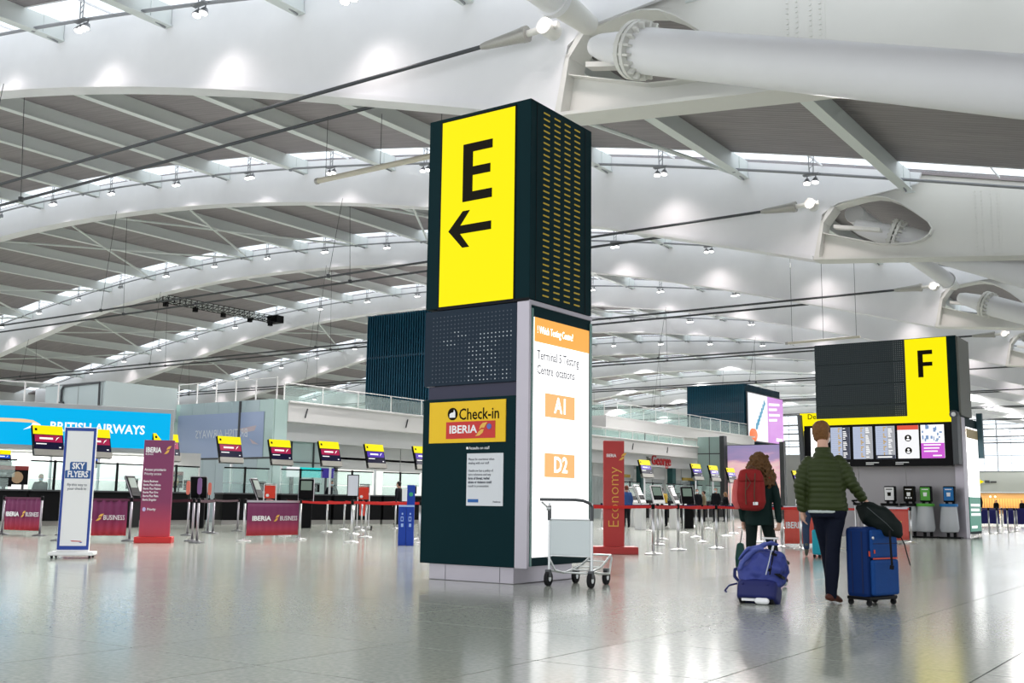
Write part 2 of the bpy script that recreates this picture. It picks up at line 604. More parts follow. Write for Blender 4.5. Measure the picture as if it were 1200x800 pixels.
def arch_meshes():
    xs = lin(XMIN, -13.3, 64)
    # main web: bottom edge, gusset edge, cable saddle, long wing up to the deck
    wing = [(-13.28, z_bot(-13.3)), (-12.98, 11.45), (-12.92, 11.75), (-12.55, 11.98), (-12.3, 12.10), (-9.45, 12.38), (-9.3, z_deck(-9.3))]
    poly = [(x, z_bot(x)) for x in xs[:-1]] + wing + [(x, z_deck(x)) for x in reversed(lin(XMIN, -10, 60))]
    web = MB().prism(poly, 0.0, 0.12)
    web.prism([(x, z_bot(x)) for x in xs] + [(x, z_bot(x) + 1.0) for x in reversed(xs)], 0.12, 0.62)
    fl = MB()
    for a, b in zip(xs[:-1], xs[1:]):
        fl.add([(a, -.10, z_bot(a) - .08), (b, -.10, z_bot(b) - .08), (b, .72, z_bot(b) - .08), (a, .72, z_bot(a) - .08),
                (a, -.10, z_bot(a) + .06), (b, -.10, z_bot(b) + .06), (b, .72, z_bot(b) + .06), (a, .72, z_bot(a) + .06)],
               [(3, 2, 1, 0), (4, 5, 6, 7), (0, 1, 5, 4), (2, 3, 7, 6), (0, 4, 7, 3), (1, 2, 6, 5)])
    # haunch web with an eye-shaped opening
    hole = [(-12.95, 11.05), (-11.49, 10.57), (-10.85, 10.36), (-10.22, 10.28), (-9.75, 10.26), (-9.42, 10.32), (-9.13, 10.5), (-9.03, 10.7), (-9.16, 10.97),
            (-9.44, 11.25), (-9.8, 11.58), (-10.16, 11.87), (-10.55, 12.09), (-10.95, 12.2), (-11.4, 12.2), (-12.2, 12.1), (-12.75, 11.95), (-13.0, 11.6)]
    bm = bmesh.new()
    out = [(-13.3, z_haunch(-13.3))] + [(x, z_haunch(x)) for x in (-11, -9, -6, -3, 0, 3, 6, XMAX)] + [(x, z_deck(x)) for x in (XMAX, 6, 3, 0, -3, -6, -8, -10, -11.5, -13.3)]
    es = []
    for loop in (out, hole):
        vs = [bm.verts.new((x, 0.35, z)) for x, z in loop]
        es += [bm.edges.new((vs[i], vs[(i + 1) % len(vs)])) for i in range(len(vs))]
    bmesh.ops.triangle_fill(bm, edges=es, use_beauty=True)
    geo = bmesh.ops.extrude_face_region(bm, geom=bm.faces[:])
    bmesh.ops.translate(bm, verts=[v for v in geo['geom'] if isinstance(v, bmesh.types.BMVert)], vec=(0, 0.12, 0))
    bmesh.ops.recalc_face_normals(bm, faces=bm.faces)
    hw = bpy.data.meshes.new('haunch_web')
    bm.to_mesh(hw)
    bm.free()
    hw.materials.append(M_HAUNCH)
    rim = MB()
    n = len(hole)
    cx, cz = -11.0, 11.2
    for i in range(n):
        a, b = hole[i], hole[(i + 1) % n]
        rim.prism([a, b, (b[0] + (cx - b[0]) * .02, b[1] + (cz - b[1]) * .04), (a[0] + (cx - a[0]) * .02, a[1] + (cz - a[1]) * .04)], 0.08, 0.74)
    hf = MB()
    hx = lin(-13.3, XMAX, 12)
    for a, b in zip(hx[:-1], hx[1:]):
        hf.prism([(a, z_haunch(a) - .06), (b, z_haunch(b) - .06), (b, z_haunch(b) + .03), (a, z_haunch(a) + .03)], -.02, .86)
    gs = MB()
    gs.prism([(-13.30, 10.05), (-13.12, 10.05), (-12.86, 11.5), (-12.98, 11.55)], 0.0, .75)
    gs.prism([(-12.98, 11.45), (-12.86, 11.45), (-12.45, 11.95), (-12.6, 12.05)], 0.0, .75)
    gs.prism([(-12.6, 11.38), (-10.9, 11.02), (-10.9, 10.90), (-12.6, 11.25)], .30, .62)
    # rows of bolts on the splice of the haunch
    bl = MB()
    for c in (-7.62, -7.42, -7.12, -6.92):
        z = z_haunch(c) + .15
        while z < z_deck(c) - .35:
            bl.cbox((c, .34, z), (.05, .05, .05))
            z += .115
    bl.box(-7.72, .335, z_haunch(-7.7) + .05, -6.82, .352, z_deck(-7) - .3)
    return (web.mesh('web', M_STEEL), fl.mesh('bottom_flange', M_STEEL), hw, rim.mesh('opening_rim', M_HAUNCH),
            hf.mesh('haunch_flange', M_HAUNCH), gs.mesh('gusset', M_HAUNCH), bl.mesh('bolt_rows', M_HAUNCH))


AM = arch_meshes()
arches = []
for k in range(NARCH):
    t = thing('roof_arch', 'white steel roof arch spanning the hall, %s counting from the one above the E sign' % RANK[k] if k else 'broad white steel roof arch passing above the E sign', 'roof arch', (0, Y0 + BAY * k, 0), 0, 'white arched roof girders')
    for me in AM:
        o = link(me.name, me, t)
        if me.name == 'bolt_rows':
            stuff(o)
    arches.append(t)

# --- tie cables: a pair of each arch, either side of the web, level at 12.05 m
for k in range(NARCH):
    yk = Y0 + BAY * k
    for s, xe in ((-1, -13.6), (1, -14.2)):
        y = yk + (-.52 if s < 0 else 1.05)
        t = thing('tie_cable', 'dark steel tie cable on the %s side of the %s roof arch' % ('near' if s < 0 else 'far', RANK[k]), 'cable', (0, y, NODE_Z))
        MB().tube([(-118, 0, .05), (xe - 1.2, 0, 0)], .055 if k < 2 else .06, 8).build('cable', M_CABLE, t, True)
        m = MB()
        m.tube([(xe - 1.5, 0, 0), (xe - 1.35, 0, 0), (xe - .45, 0, 0), (xe - .25, 0, 0)], [.07, .10, .17, .19], 14)
        m.tube([(xe - .25, 0, 0), (xe - .12, 0, 0)], .20, 14)
        m.build('socket', M_SOCKET, t, True)
        m = MB()
        m.tube([(xe - .12, 0, 0), (xe + .75, 0, 0.02)], .085, 10)
        m.tube([(xe + .45, -.18, 0), (xe + .45, .32, 0)], .20, 16)
        m.build('pin', M_HAUNCH, t, True)
        # thin hanger wires down from the arch
        m = MB()
        for x in (-96, -76.5, -57, -38) if k else (-38,):
            m.tube([(x, 0, 0), (x + (0.6 if s < 0 else 0), .2 * -s, z_bot(x) - NODE_Z)], .014, 5)
            m.tube([(x, 0, -.05), (x, 0, .12)], .10, 8)
        m.build('hanger_wire', M_CABLE, t)

# --- struts at the nodes: a leg down to the column foot, and a spreader between paired arches


def strut(label, a, b, r, flange_t, name='roof_strut'):
    a, b = Vector(a), Vector(b)
    d = (b - a).normalized()
    t = thing(name, label, 'strut', a)
    L = (b - a).length
    m = MB()
    m.tube([Vector(), d * .25, d * flange_t], [.22, .30, r * .86], 20)
    m.build('cone_end', M_STEEL, t, True)
    m = MB()
    m.tube([d * flange_t, d * (flange_t + .12)], r * 1.30, 28)
    m.tube([d * (flange_t + .17), d * (flange_t + .27)], r * 1.30, 28)
    m.build('flange', M_HAUNCH, t, True)
    m = MB()
    u = d.orthogonal().normalized()
    w = d.cross(u)
    for q in range(18):
        c = u * math.cos(q * math.pi / 9) + w * math.sin(q * math.pi / 9)
        m.bar(d * (flange_t + .1) + c * r * 1.1, d * (flange_t + .42) + c * r * 1.1, .05, .16, c)
        m.tube([d * (flange_t - .05) + c * r * 1.18, d * (flange_t + .33) + c * r * 1.18], .035, 6)
    stuff(m.build('flange_bolts', M_HAUNCH, t))
    m = MB()
    m.tube([d * (flange_t + .25), d * (L * .5), d * L], r, 28)
    m.build('tube', M_STEEL, t, True)
    return t


for k in range(NARCH):
    yk = Y0 + BAY * k
    side = -1 if k % 2 == 0 else 1
    strut('big white tubular strut slanting down from the node of the %s roof arch' % RANK[k], (-12.0, yk - .3 if side < 0 else yk + .9, 11.4), (13.7, yk + side * 6.7, 0.9), .505, 1.35)
for k in range(0, NARCH, 2):
    yk = Y0 + BAY * k
    t = thing('spreader_tube', 'white spreader tube between the %s arch and the one before it' % RANK[k], 'strut', (-12.25, yk - .1, 12.05), 0)
    m = MB()
    m.tube([(0, 0, 0), (0, -.9, .02), (0, -1.6, .03)], [.24, .30, .34], 20)
    m.build('end_sleeve', M_HAUNCH, t, True)
    m = MB()
    m.tube([(0, -1.5, .03), (0, -BAY + 1.8, .03)], .36, 24)
    m.build('tube', M_STEEL, t, True)
    m = MB()
    m.tube([(0, -1.45, .03), (0, -1.62, .03)], .42, 24)
    m.build('collar', M_STEEL, t, True)

# --- light rail in front of each arch and its spotlight clusters
def spot_meshes():
    a = MB()
    a.box(-.30, -.09, -.10, .30, .09, -.05)
    for s in (-.07, .07):
        a.bar((s * 1.6, 0, 1.0), (s, 0, -.06), .03, .03)
    for z in (.15, .35, .55, .75):
        a.bar((-.1, 0, z), (.1, 0, z + .15), .02, .02)
    lamp = MB()
    lamp.tube([(0, 0, 0), (0, 0, -.10)], .025, 6)
    lamp.tube([(0, .02, -.10), (0, 0, -.24), (0, 0, -.27)], [.08, .14, .15], 12)
    face = MB()
    face.tube([(0, 0, -.27), (0, 0, -.285)], .125, 12)
    for v in range(len(a.v)):
        a.v[v] = (a.v[v][0], a.v[v][1] - .12, a.v[v][2])
    return a.mesh('hanger_bracket', M_RAIL), lamp.mesh('lamp_housing', M_RAIL), face.mesh('lamp_lens', M_LAMP)


SM = spot_meshes()
spot_data = bpy.data.lights.new('rail_spotlight', 'SPOT')
spot_data.energy = LAMP_POWER
spot_data.spot_size, spot_data.spot_blend = R(122), 1.0
spot_data.shadow_soft_size = 0.3
spot_data.color = (1.0, 0.90, 0.89)
floor_spot = bpy.data.lights.new('rail_fill_light', 'SPOT')  # extra fill beside the spotlights, added to light the floor and bounce upwards
floor_spot.energy = HALL_POWER
floor_spot.spot_size, floor_spot.spot_blend = R(106), 0.8
floor_spot.shadow_soft_size = 0.3
floor_spot.color = (1.0, 0.97, 0.95)
far_spot = floor_spot.copy()
far_spot.energy = HALL_POWER * 2.0
far_spot.spot_size = R(140)
for k in range(NARCH):
    yk = Y0 + BAY * k
    yr = yk - 1.1
    f_ = 0.9768 if k else 0.9815

    def zr(x):
        return .97 + (z_line(x) - .97) * f_
    xs = [x for x in lin(XMIN + 4, 6, 100)]
    t = thing('lighting_rail', 'slim grey lighting rail following the %s roof arch' % RANK[k], 'rail', (0, yr, 0))
    m = MB()
    m.tube([(x, 0, zr(x)) for x in xs], .055 if k else .06, 6)
    m.build('rail', M_RAIL, t)
    m = MB()
    for i in PIDX[1:]:
        x = px_(i)
        m.box(x - .06, -.06, zr(x) - .12, x + .06, .06, z_purl(x) + .05)
        m.bar((x, 0, zr(x)), (x, .95, z_purl(x) - .05), .05, .05)
    stuff(m.build('rail_clip', M_RAIL, t))
    if k > 5:
        for i in range(-1, 17, 2):           # added stand-ins for the far rail lamps, fewer and stronger
            x = px_(i) - PSTEP / 2
            l = bpy.data.objects.new('rail_fill_light', far_spot)
            COL.objects.link(l)
            l.location = (x, yr - .3, zr(x) - .3)
            l.rotation_euler = (R(-5), 0, 0)
        continue
    cnt = 0
    for i in reversed(range(-1, 17)):
        x = px_(i) - PSTEP / 2
        if x > -7 or x < -112:
            continue
        if k == 0 and x < -40:
            continue
        if (k == 2 and i in (11,)) or (k == 1 and i in (9, 13)):
            lit = False
        else:
            lit = True
        c = thing('spotlight_cluster', 'ceiling spotlight cluster on the %s roof arch, %s up from its low end' % (RANK[k], ORD[cnt]), 'spotlight', (x, yr, zr(x)), 0, 'spotlights on the roof rails')
        cnt += 1
        link('hanger_bracket', SM[0], c)
        for s in ((-.2, .12) if (k + i) % 3 else (-.22, 0, .22)):
            h = link('lamp_housing', SM[1], c)
            h.location = (s, 0, -.10)
            h.rotation_euler = (R(-14), R(10 * s), 0)
            if lit:
                link('lamp_lens', SM[2], h)
        if lit and k < 6:
            l = bpy.data.objects.new('rail_spotlight', spot_data)
            COL.objects.link(l)
            l.location = (x, yr - .05, zr(x) - .48)
            l.rotation_euler = (R(5), 0, 0)
            l = bpy.data.objects.new('rail_fill_light', floor_spot)
            COL.objects.link(l)
            l.location = (x, yr - .3, zr(x) - .48)
            l.rotation_euler = (R(-37), 0, 0)

# --- maintenance gantry hung under the second bay
t = thing('maintenance_gantry', 'black lattice maintenance gantry hung below the brown roof deck', 'gantry', (0, 0, 0))
m = MB()
ga, gb = Vector((-78.5, 58.2, 18.0)), Vector((-78.5, 71.7, 18.0))
gd = (gb - ga)
gn = gd.cross(Vector((0, 0, 1))).normalized()
for s in (-.45, .45):
    for z in (0, .55):
        m.bar(ga + gn * s + Vector((0, 0, z)), gb + gn * s + Vector((0, 0, z)), .05, .05)
m.build('chord', M_BLACK, t)
m = MB()
for i in range(22):
    p, q = ga + gd * i / 22, ga + gd * (i + 1) / 22
    for s in (-.45, .45):
        m.bar(p + gn * s, q + gn * s + Vector((0, 0, .55)), .03, .03)
        m.bar(p + gn * s, p + gn * s + Vector((0, 0, .55)), .04, .04)
    m.bar(p - gn * .45, p + gn * .45, .05, .05)
stuff(m.build('lattice', M_BLACK, t))
m = MB()
for i in (1, 6, 11, 16, 20):
    m.cbox(ga + gd * i / 21 + Vector((0, 0, -.2)), (.35, .35, .4))
m.cbox(gb + Vector((0, 0, .3)), (1.4, .9, .7))
m.build('winch_box', M_BLACK, t)

# --- two cream tubes hung level under the roof on wires
for nm, a, b in (('cream tube hung level on wires left of the E sign', (-30.69, 30, 13.75), (-24.0, 30, 13.75)), ('cream tube hung level on wires above the F sign', (-18.6, 50, 8.75), (-15.1, 50, 8.80))):
    t = thing('hanging_tube', nm, 'tube', a)
    d = Vector(b) - Vector(a)
    m = MB()
    m.tube([(0, 0, 0), d], .11 if d.length > 5 else .06, 12)
    m.build('tube', M_TUBE, t, True)
    m = MB()
    m.tube([(0, 0, 0), (-.12, 0, 0)], .13 if d.length > 5 else .07, 12)
    m.build('end_cap', M_SOCKET, t, True)
    m = MB()
    for s in (.06, .5, .95):
        p = d * s
        m.tube([p, p + Vector((0, 0, z_purl(a[0] + p.x) - a[2]))], .012, 5)
    m.build('wire', M_CABLE, t)
# ------------------------------------------------------------------ floor: large terrazzo tiles with recessed joints
def floor_material():
    m = bpy.data.materials.new('polished_terrazzo')
    m.use_nodes = True
    nt = m.node_tree
    b = nt.nodes['Principled BSDF']
    b.inputs['Specular IOR Level'].default_value = 0.6
    tc = nt.nodes.new('ShaderNodeNewGeometry')
    n1 = nt.nodes.new('ShaderNodeTexNoise')
    n1.inputs['Scale'].default_value = 28
    n1.inputs['Detail'].default_value = 3
    v1 = nt.nodes.new('ShaderNodeTexVoronoi')
    v1.inputs['Scale'].default_value = 55
    n2 = nt.nodes.new('ShaderNodeTexNoise')
    n2.inputs['Scale'].default_value = 0.25
    r1 = nt.nodes.new('ShaderNodeValToRGB')
    r1.color_ramp.elements[0].position, r1.color_ramp.elements[0].color = 0.35, (0.315, 0.340, 0.296, 1)
    r1.color_ramp.elements[1].position, r1.color_ramp.elements[1].color = 0.68, (0.42, 0.440, 0.385, 1)
    r2 = nt.nodes.new('ShaderNodeValToRGB')
    r2.color_ramp.elements[0].position, r2.color_ramp.elements[0].color = 0.05, (1.2, 1.2, 1.2, 1)
    r2.color_ramp.elements[1].position, r2.color_ramp.elements[1].color = 0.22, (1, 1, 1, 1)
    mx = nt.nodes.new('ShaderNodeMix')
    mx.data_type, mx.blend_type = 'RGBA', 'MULTIPLY'
    mx.inputs['Factor'].default_value = 1
    L = nt.links.new
    for q in (n1, v1, n2):
        L(tc.outputs['Position'], q.inputs['Vector'])
    L(n1.outputs['Fac'], r1.inputs['Fac'])
    L(v1.outputs['Distance'], r2.inputs['Fac'])
    L(r1.outputs['Color'], mx.inputs['A'])
    L(r2.outputs['Color'], mx.inputs['B'])
    L(mx.outputs['Result'], b.inputs['Base Color'])
    rr = nt.nodes.new('ShaderNodeMapRange')
    rr.inputs['To Min'].default_value, rr.inputs['To Max'].default_value = 0.13, 0.19
    L(n2.outputs['Fac'], rr.inputs['Value'])
    L(rr.outputs['Result'], b.inputs['Roughness'])
    n3 = nt.nodes.new('ShaderNodeTexNoise')
    n3.inputs['Scale'].default_value = 5.0
    n3.inputs['Detail'].default_value = 2
    L(tc.outputs['Position'], n3.inputs['Vector'])
    bp = nt.nodes.new('ShaderNodeBump')
    bp.inputs['Strength'].default_value = 0.0
    bp.inputs['Distance'].default_value = 0.01
    L(n3.outputs['Fac'], bp.inputs['Height'])
    L(bp.outputs['Normal'], b.inputs['Normal'])
    return m


M_FLOOR = floor_material()
M_JOINT = mat('floor_joint', (0.07, 0.075, 0.07), 0.8)
TX, TY, GAP = 1.172, 1.22, 0.011
near, far = [], []
inv = cm.inverted()
for i in range(-26, 8):
    for j in range(-3, 26):
        x0, y0 = -3.79 + TX * i, 5.72 + TY * j
        p = inv @ Vector((x0 + TX / 2, y0 + TY / 2, 0))
        if p.z < -1.5:
            sx, sy = 600 + 1257.87 * p.x / -p.z, 400 - 1257.87 * p.y / -p.z
            if -220 < sx < 1420 and sy < 1150:
                (near if len(near) < 1e9 and -p.z < 18 else far).append((x0, y0))
            else:
                far.append((x0, y0))
        else:
            far.append((x0, y0))
if len(near) > 290:
    near.sort(key=lambda q: (inv @ Vector((q[0], q[1], 0))).z, reverse=True)
    far += near[290:]
    near = near[:290]
X0f, X1f = -3.79 - 26 * TX, -3.79 + 8 * TX
Y0f, Y1f = 5.72 - 3 * TY, 5.72 + 26 * TY
m = MB()
m.box(X0f, Y0f, -.12, X1f, Y1f, -.004)
floor = struct(m.build('floor', M_JOINT))
m = MB()                                     # the floor beyond the tiled near field, same terrazzo
m.box(-130, Y1f, -.12, 24, 215, 0)
m.box(-130, -14, -.12, X0f, Y1f, 0)
m.box(X1f, -14, -.12, 24, Y1f, 0)
m.box(X0f, -14, -.12, X1f, Y0f, 0)
m.build('floor_slab', M_FLOOR, floor)
tile_me = MB().box(GAP / 2, GAP / 2, -.004, TX - GAP / 2, TY - GAP / 2, 0).mesh('floor_tile', M_FLOOR)
for x, y in near:
    link('floor_tile', tile_me, floor).location = (x, y, 0)
m = MB()
for x, y in far:
    m.box(x + GAP / 2, y + GAP / 2, -.004, x + TX - GAP / 2, y + TY - GAP / 2, 0)
stuff(m.build('floor_tile_field', M_FLOOR, floor))

# ------------------------------------------------------------------ far end wall: grey plinth band, gridded glazing
YE = 201.8
m = MB()
m.box(-126, YE, 3.6, 16, YE + .4, 7.2)
m.box(-126, YE, 0, -44.5, YE + .4, 3.6)
m.box(-26, YE, 0, 16, YE + .4, 3.6)
m.box(-45, YE + 4, 0, -25, YE + 4.3, 3.6)
struct(m.build('wall_far', mat('pale_sage_wall', (.46, .49, .47), .5)))
win = MB()
px0 = -126.0
PW = 2.2
xs = [px0 + PW * i for i in range(64)]
for n, x in enumerate(xs):
    w = .07 if n % 4 == 0 else .02
    win.box(x - w, YE - .05, 7.2, x + w, YE + .12, max(8, min(z_deck(x), 19)))
zs = [7.2 + 1.36 * i for i in range(10)]
for n, z in enumerate(zs):
    w = .055 if n % 2 == 0 else .02
    win.box(-126, YE - .04, z - w, 8, YE + .1, z + w)
window = struct(win.build('window_1', mat('grey_mullion', (0.26, 0.29, 0.33), 0.5)))
pane = MB().box(.05, 0, .05, PW - .05, .02, 1.3).mesh('pane', M_SKYGLASS)
for x in xs:
    if -80 < x < -68 or -47 < x < -30:
        for z in zs[:8]:
            if z + 1 < z_deck(x):
                link('pane', pane, window).location = (x, YE + .03, z)
# warmly lit shop and yellow way-sign under the far glazing
t = thing('shop_counter', 'distant shop with a warm timber-slat front under the far window', 'shop', (-43.5, YE + 2.5, 0))
m = MB()
for i in range(38):
    m.box(i * .42, 0, 0, i * .42 + .30, .08, 2.55)
stuff(m.build('timber_slat', mat('warm_timber', (0.55, 0.32, 0.12), 0.5), t))
m = MB()
m.box(-.5, .1, 0, 16.5, .3, 3.5)
m.build('back_panel', mat('timber_back', (0.35, 0.22, 0.10), 0.6), t)
m = MB()
for x in (.3, 1.0, 3.6, 4.4):
    m.ell((x, -.6, 2.85), (.16, .16, .16))
m.build('globe_lamp', mat('warm_globe', (1, .8, .5), .3, emit=(1.0, .72, .38), strength=5.0), t)
area_lamp('shop_lamp', (-36, YE + .9, 3.5), 15, 1.0, 900, (1.0, .75, .45))
t = thing('way_sign', 'small hanging sign with a yellow arrow below the far window', 'sign', (-43.6, YE - .065, 5.4))
m = MB()
m.box(0, 0, -.12, 2.2, .06, .12)
m.build('white_board', M_WPRINT, t)
m = MB()
m.prism([(1.9, .15), (2.4, .15), (2.35, .45), (3.2, .0), (2.35, -.45), (2.4, -.15), (1.9, -.15)], -.05, 0)
m.build('arrow', M_YELLOW_LIT, t)
m = MB()
m.box(3.3, 0, -.25, 4.1, .06, .25)
m.box(4.2, 0, -.2, 5.2, .06, .1)
m.build('dark_board', M_DKGREY, t)

# ------------------------------------------------------------------ left side: mezzanine band over the check-in hall
m = MB()
m.box(-126.4, -14, 0, -126, 215, 14)
struct(m.build('wall_left', M_GREYWALL))
m = MB()
m.box(-40, 32.0, 4.22, -34.0, 75.4, 5.05)
m.box(-34.02, 32.0, 5.02, -33.9, 75.4, 5.12)
fascia = struct(m.build('trim_1', M_OFFWHITE, bevel=.03))
m = MB()
m.box(-40, 31.9, 3.52, -34.35, 73.2, 4.22)
m.box(-34.6, 31.9, 3.44, -34.28, 73.2, 3.56)
struct(m.build('trim_2', M_GREYWALL))
m = MB()
for y in (33.0, 39.7, 62.5, 67.5):
    m.bar((-33.98, y, 4.45), (-33.98, y + .12, 4.85), .04, .05, (1, 0, 0))
m.build('fascia_slot', M_DKGREY, fascia)

# shopfront under the fascia: teal glass, then grey panel over a bright wall
M_TEALP = mat('pale_teal_backed_glass', (0.50, 0.66, 0.63), 0.08, spec=0.45, noise_amt=0.06, noise_scale=.6)
wl = bpy.data.objects.new('wall_inner', None)
COL.objects.link(wl)
struct(wl)
for a, b in ((32.0, 33.3), (33.35, 34.65), (34.7, 36.0)):
    MB().box(-35.2, a, 0, -35.1, b, 3.5).build('pane', M_TEALP, wl)
m = MB()
m.box(-35.1, 31.9, 2.55, -35.04, 36.0, 2.60)
for y in (33.32, 34.67):
    m.box(-35.1, y - .025, 0, -35.04, y + .025, 3.5)
m.box(-35.15, 36.0, 0, -34.95, 36.12, 3.5)
m.build('glazing_bar', M_DKGREY, wl)
for a, b in ((36.12, 38.0), (38.05, 40.4), (40.45, 43.0)):
    MB().box(-35.0, a, 2.35, -34.9, b, 3.52).build('panel', M_GREYWALL, wl)
m = MB()
m.box(-38.1, 36.0, 0, -37.9, 56, 2.9)
m.box(-38.1, 36, 2.8, -34.9, 56, 2.9)
m.build('back_wall', M_WHITE, wl)
area_lamp('counter_soffit_lamp', (-36.6, 46, 2.72), 2.0, 19, 420, (1, .99, .96))
# right hand shopfront: shutters, dark green piers, panel
y = 43.0
m = MB()
for y in (64.6, 69.2, 73.3):
    m.box(-34.7, y - .28, 0, -34.3, y + .28, 3.5)
m.build('pier', mat('bottle_green_pier', (0.03, 0.10, 0.10), 0.4), wl)
for a, b in ((56, 58.6), (58.8, 61.0), (61.2, 64.2), (65.0, 66.9), (67.0, 68.8), (69.6, 71.3), (71.4, 73.0)):
    m = MB()
    m.box(-34.9, a, 2.65, -34.8, b, 3.52)
    m.build('panel', M_GREYWALL, wl)
    m = MB()
    for q in range(int((b - a) / .14)):
        m.box(-34.92, a + q * .14, 0, -34.84, a + q * .14 + .11, 2.6)
    stuff(m.build('shutter_slat', mat('grey_shutter', (0.45, 0.50, 0.50), 0.45, .2), wl))
m = MB()
for a, b in ((60.0, 62.6), (70.4, 72.4)):
    m.box(-34.3, a, 2.62, -34.2, b, 2.82)
m.build('hanging_board', mat('dark_yellow_board', (0.28, 0.2, 0.02), .5), wl)
# shop name on the lower fascia
t = thing('shop_sign', 'red shop name lettering on the white fascia right of the red economy sign', 'sign', (-34.34, 67.2, 3.88))
text('lettering', 'George', .95, (0.05, -.04, 0), mat('deep_red_letter', (0.50, 0.03, 0.03), .4), t, bold=.012, sx=1.0, depth=.03, rz=0)
text('small_lettering', 'The', .42, (-1.85, -.04, .05), mat('grey_letter', (0.12, 0.14, 0.12), .4), t, bold=.004, depth=.02)
t.rotation_euler.z = R(90)


# railings along the mezzanine edge
def railing(label, pts, h=1.0, step=2.2, glass=True):
    t = thing('railing', label, 'railing', pts[0])
    o = Vector(pts[0])
    P = [Vector(p) - o for p in pts]
    rail = MB()
    rail.tube([p + Vector((0, 0, h)) for p in P], .025, 6)
    for a, b in zip(P[:-1], P[1:]):
        n = max(1, round((b - a).length / step))
        for i in range(n + 1):
            p = a + (b - a) * i / n
            q = MB()
            q.box(-.022, -.022, 0, .022, .022, h)
            ob = q.build('post', M_OFFWHITE, t)
            ob.location = p
        g = MB()
        g.bar(a + Vector((0, 0, h * .48)), b + Vector((0, 0, h * .48)), .012, h * .8)
        if glass:
            g.build('glass_panel', M_CLEAR, t)
    rail.build('handrail', M_OFFWHITE, t)
    return t


railing('white post railing on the mezzanine fascia left of the E sign', [(-34.7, 32.4, 5.05), (-34.7, 51.0, 5.05)], .92, 2.3)
railing('white post railing on the mezzanine fascia right of the E sign', [(-34.9, 51.5, 5.05), (-34.9, 66.0, 5.05), (-34.9, 72.0, 5.05)], .75, 1.9)
railing('thin white post railing on top of the pale glass box', [(-34.3, 31.6, 5.15), (-40.8, 31.6, 5.15)], .95, 1.3, False)
railing('thin white post railing above the light blue airline sign', [(-40.2, 19.6, 4.28), (-38.3, 24.0, 4.28)], 1.0, 1.2, False)

# upper terrace behind, stepped back
m = MB()
m.box(-60, 66.0, 6.25, -38, 93, 7.05)
m.box(-60, 66.4, 5.05, -38.6, 93, 6.25)
m.box(-60, 65.95, 7.0, -37.94, 93, 7.1)
terrace = struct(m.build('trim_3', M_OFFWHITE))
m = MB()
for i in range(10):
    m.box(-38.62, 66.6 + i * 2.6, 5.25, -38.56, 66.6 + i * 2.6 + 2.4, 6.1)
    m.box(-40 - i * 2.0, 66.36, 5.25, -38.4 - i * 2.0, 66.42, 6.1)
m.build('terrace_window', M_TEALP, terrace)
railing('grey glass balustrade on the upper terrace in front of the far blue tower', [(-38.2, 68.0, 7.05), (-38.2, 92.0, 7.05)], 1.1, 2.0)
railing('white balustrade on the upper terrace left of its corner', [(-38.3, 66.3, 7.05), (-50.0, 66.3, 7.05)], .95, 2.0)

# pale glass box between the airline sign and the fascia
gb_ = bpy.data.objects.new('wall_corner', None)
COL.objects.link(gb_)
struct(gb_)
M_BLUEGL = mat('blue_grey_backed_glass', (0.46, 0.57, 0.60), 0.08, spec=0.45, noise_amt=0.05, noise_scale=.5)
for i in range(8):
    MB().box(-41.0 + i * .875, 31.2, 0, -41.0 + i * .875 + .86, 31.26, 5.13).build('pane', M_BLUEGL if 0 < i < 7 else M_TEALP, gb_)
MB().box(-34.06, 31.27, 0, -34.0, 31.98, 5.13).build('pane', M_TEALP, gb_)
m = MB()
m.box(-41, 31.3, 5.05, -34.05, 31.95, 5.14)
m.box(-41, 31.4, 0, -34.1, 31.9, 5.0)
m.build('core', M_GREYWALL, gb_)
m = MB()
m.box(-41, 31.17, 2.62, -34, 31.2, 2.70)
m.box(-36.1, 31.12, 2.7, -36.02, 31.2, 5.1)
m.build('glazing_bar', M_DKGREY, gb_)
t = thing('painted_reflection', 'painted reflection of the airline name, backwards on the blue-grey glass box', 'lettering', (-37.3, 31.18, 3.62))  # mirror image of the lit airline sign, painted on the glass as colour
m = MB()
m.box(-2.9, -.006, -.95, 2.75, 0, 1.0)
m.build('reflected_panel', mat('reflected_sign_blue', (0.38, 0.47, 0.68), 0.12, spec=.3), t)
text('lettering', 'BRITISH AIRWAYS', .52, (.1, -.012, .1), mat('reflected_white', (0.72, 0.76, 0.82), .4), t, sx=-.82, shear=.15, rz=R(0))
m = MB()
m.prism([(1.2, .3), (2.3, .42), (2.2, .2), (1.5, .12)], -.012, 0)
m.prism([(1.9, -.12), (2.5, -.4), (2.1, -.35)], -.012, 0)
m.build('ribbon', mat('reflected_pink', (0.62, 0.52, 0.56), .4), t)

# right end green glass screen, dark column, sunset screen
m = MB()
m.box(-34.0, 72.5, 0, -32.2, 72.6, 5.8)
gw = struct(m.build('wall_end', M_TEALP))
m = MB()
m.box(-34, 72.46, 4.55, -32.2, 72.5, 4.62)
m.box(-33.1, 72.46, 0, -33.06, 72.5, 5.8)
m.build('glazing_bar', M_DKGREY, gw)
m = MB()
m.box(-32.2, 72.3, 0, -31.85, 72.8, 5.85)
struct(m.build('trim_4', M_DKGREY))
t = thing('video_wall', 'large screen of a pink and violet sunset behind the curly haired woman', 'screen', (-31.8, 72.7, 1.0))
gm = gradient_mat('sunset_picture', [(0, (.62, .36, .36)), (.25, (.86, .58, .50)), (.45, (.70, .40, .50)), (.62, (.80, .50, .50)), (.8, (.34, .24, .42)), (1, (.26, .22, .40))], 'Z', .3, .1, 4.1, .75)
b = gm.node_tree
nz = b.nodes.new('ShaderNodeTexNoise')
nz.inputs['Scale'].default_value = 1.1
nz.inputs['Detail'].default_value = 5
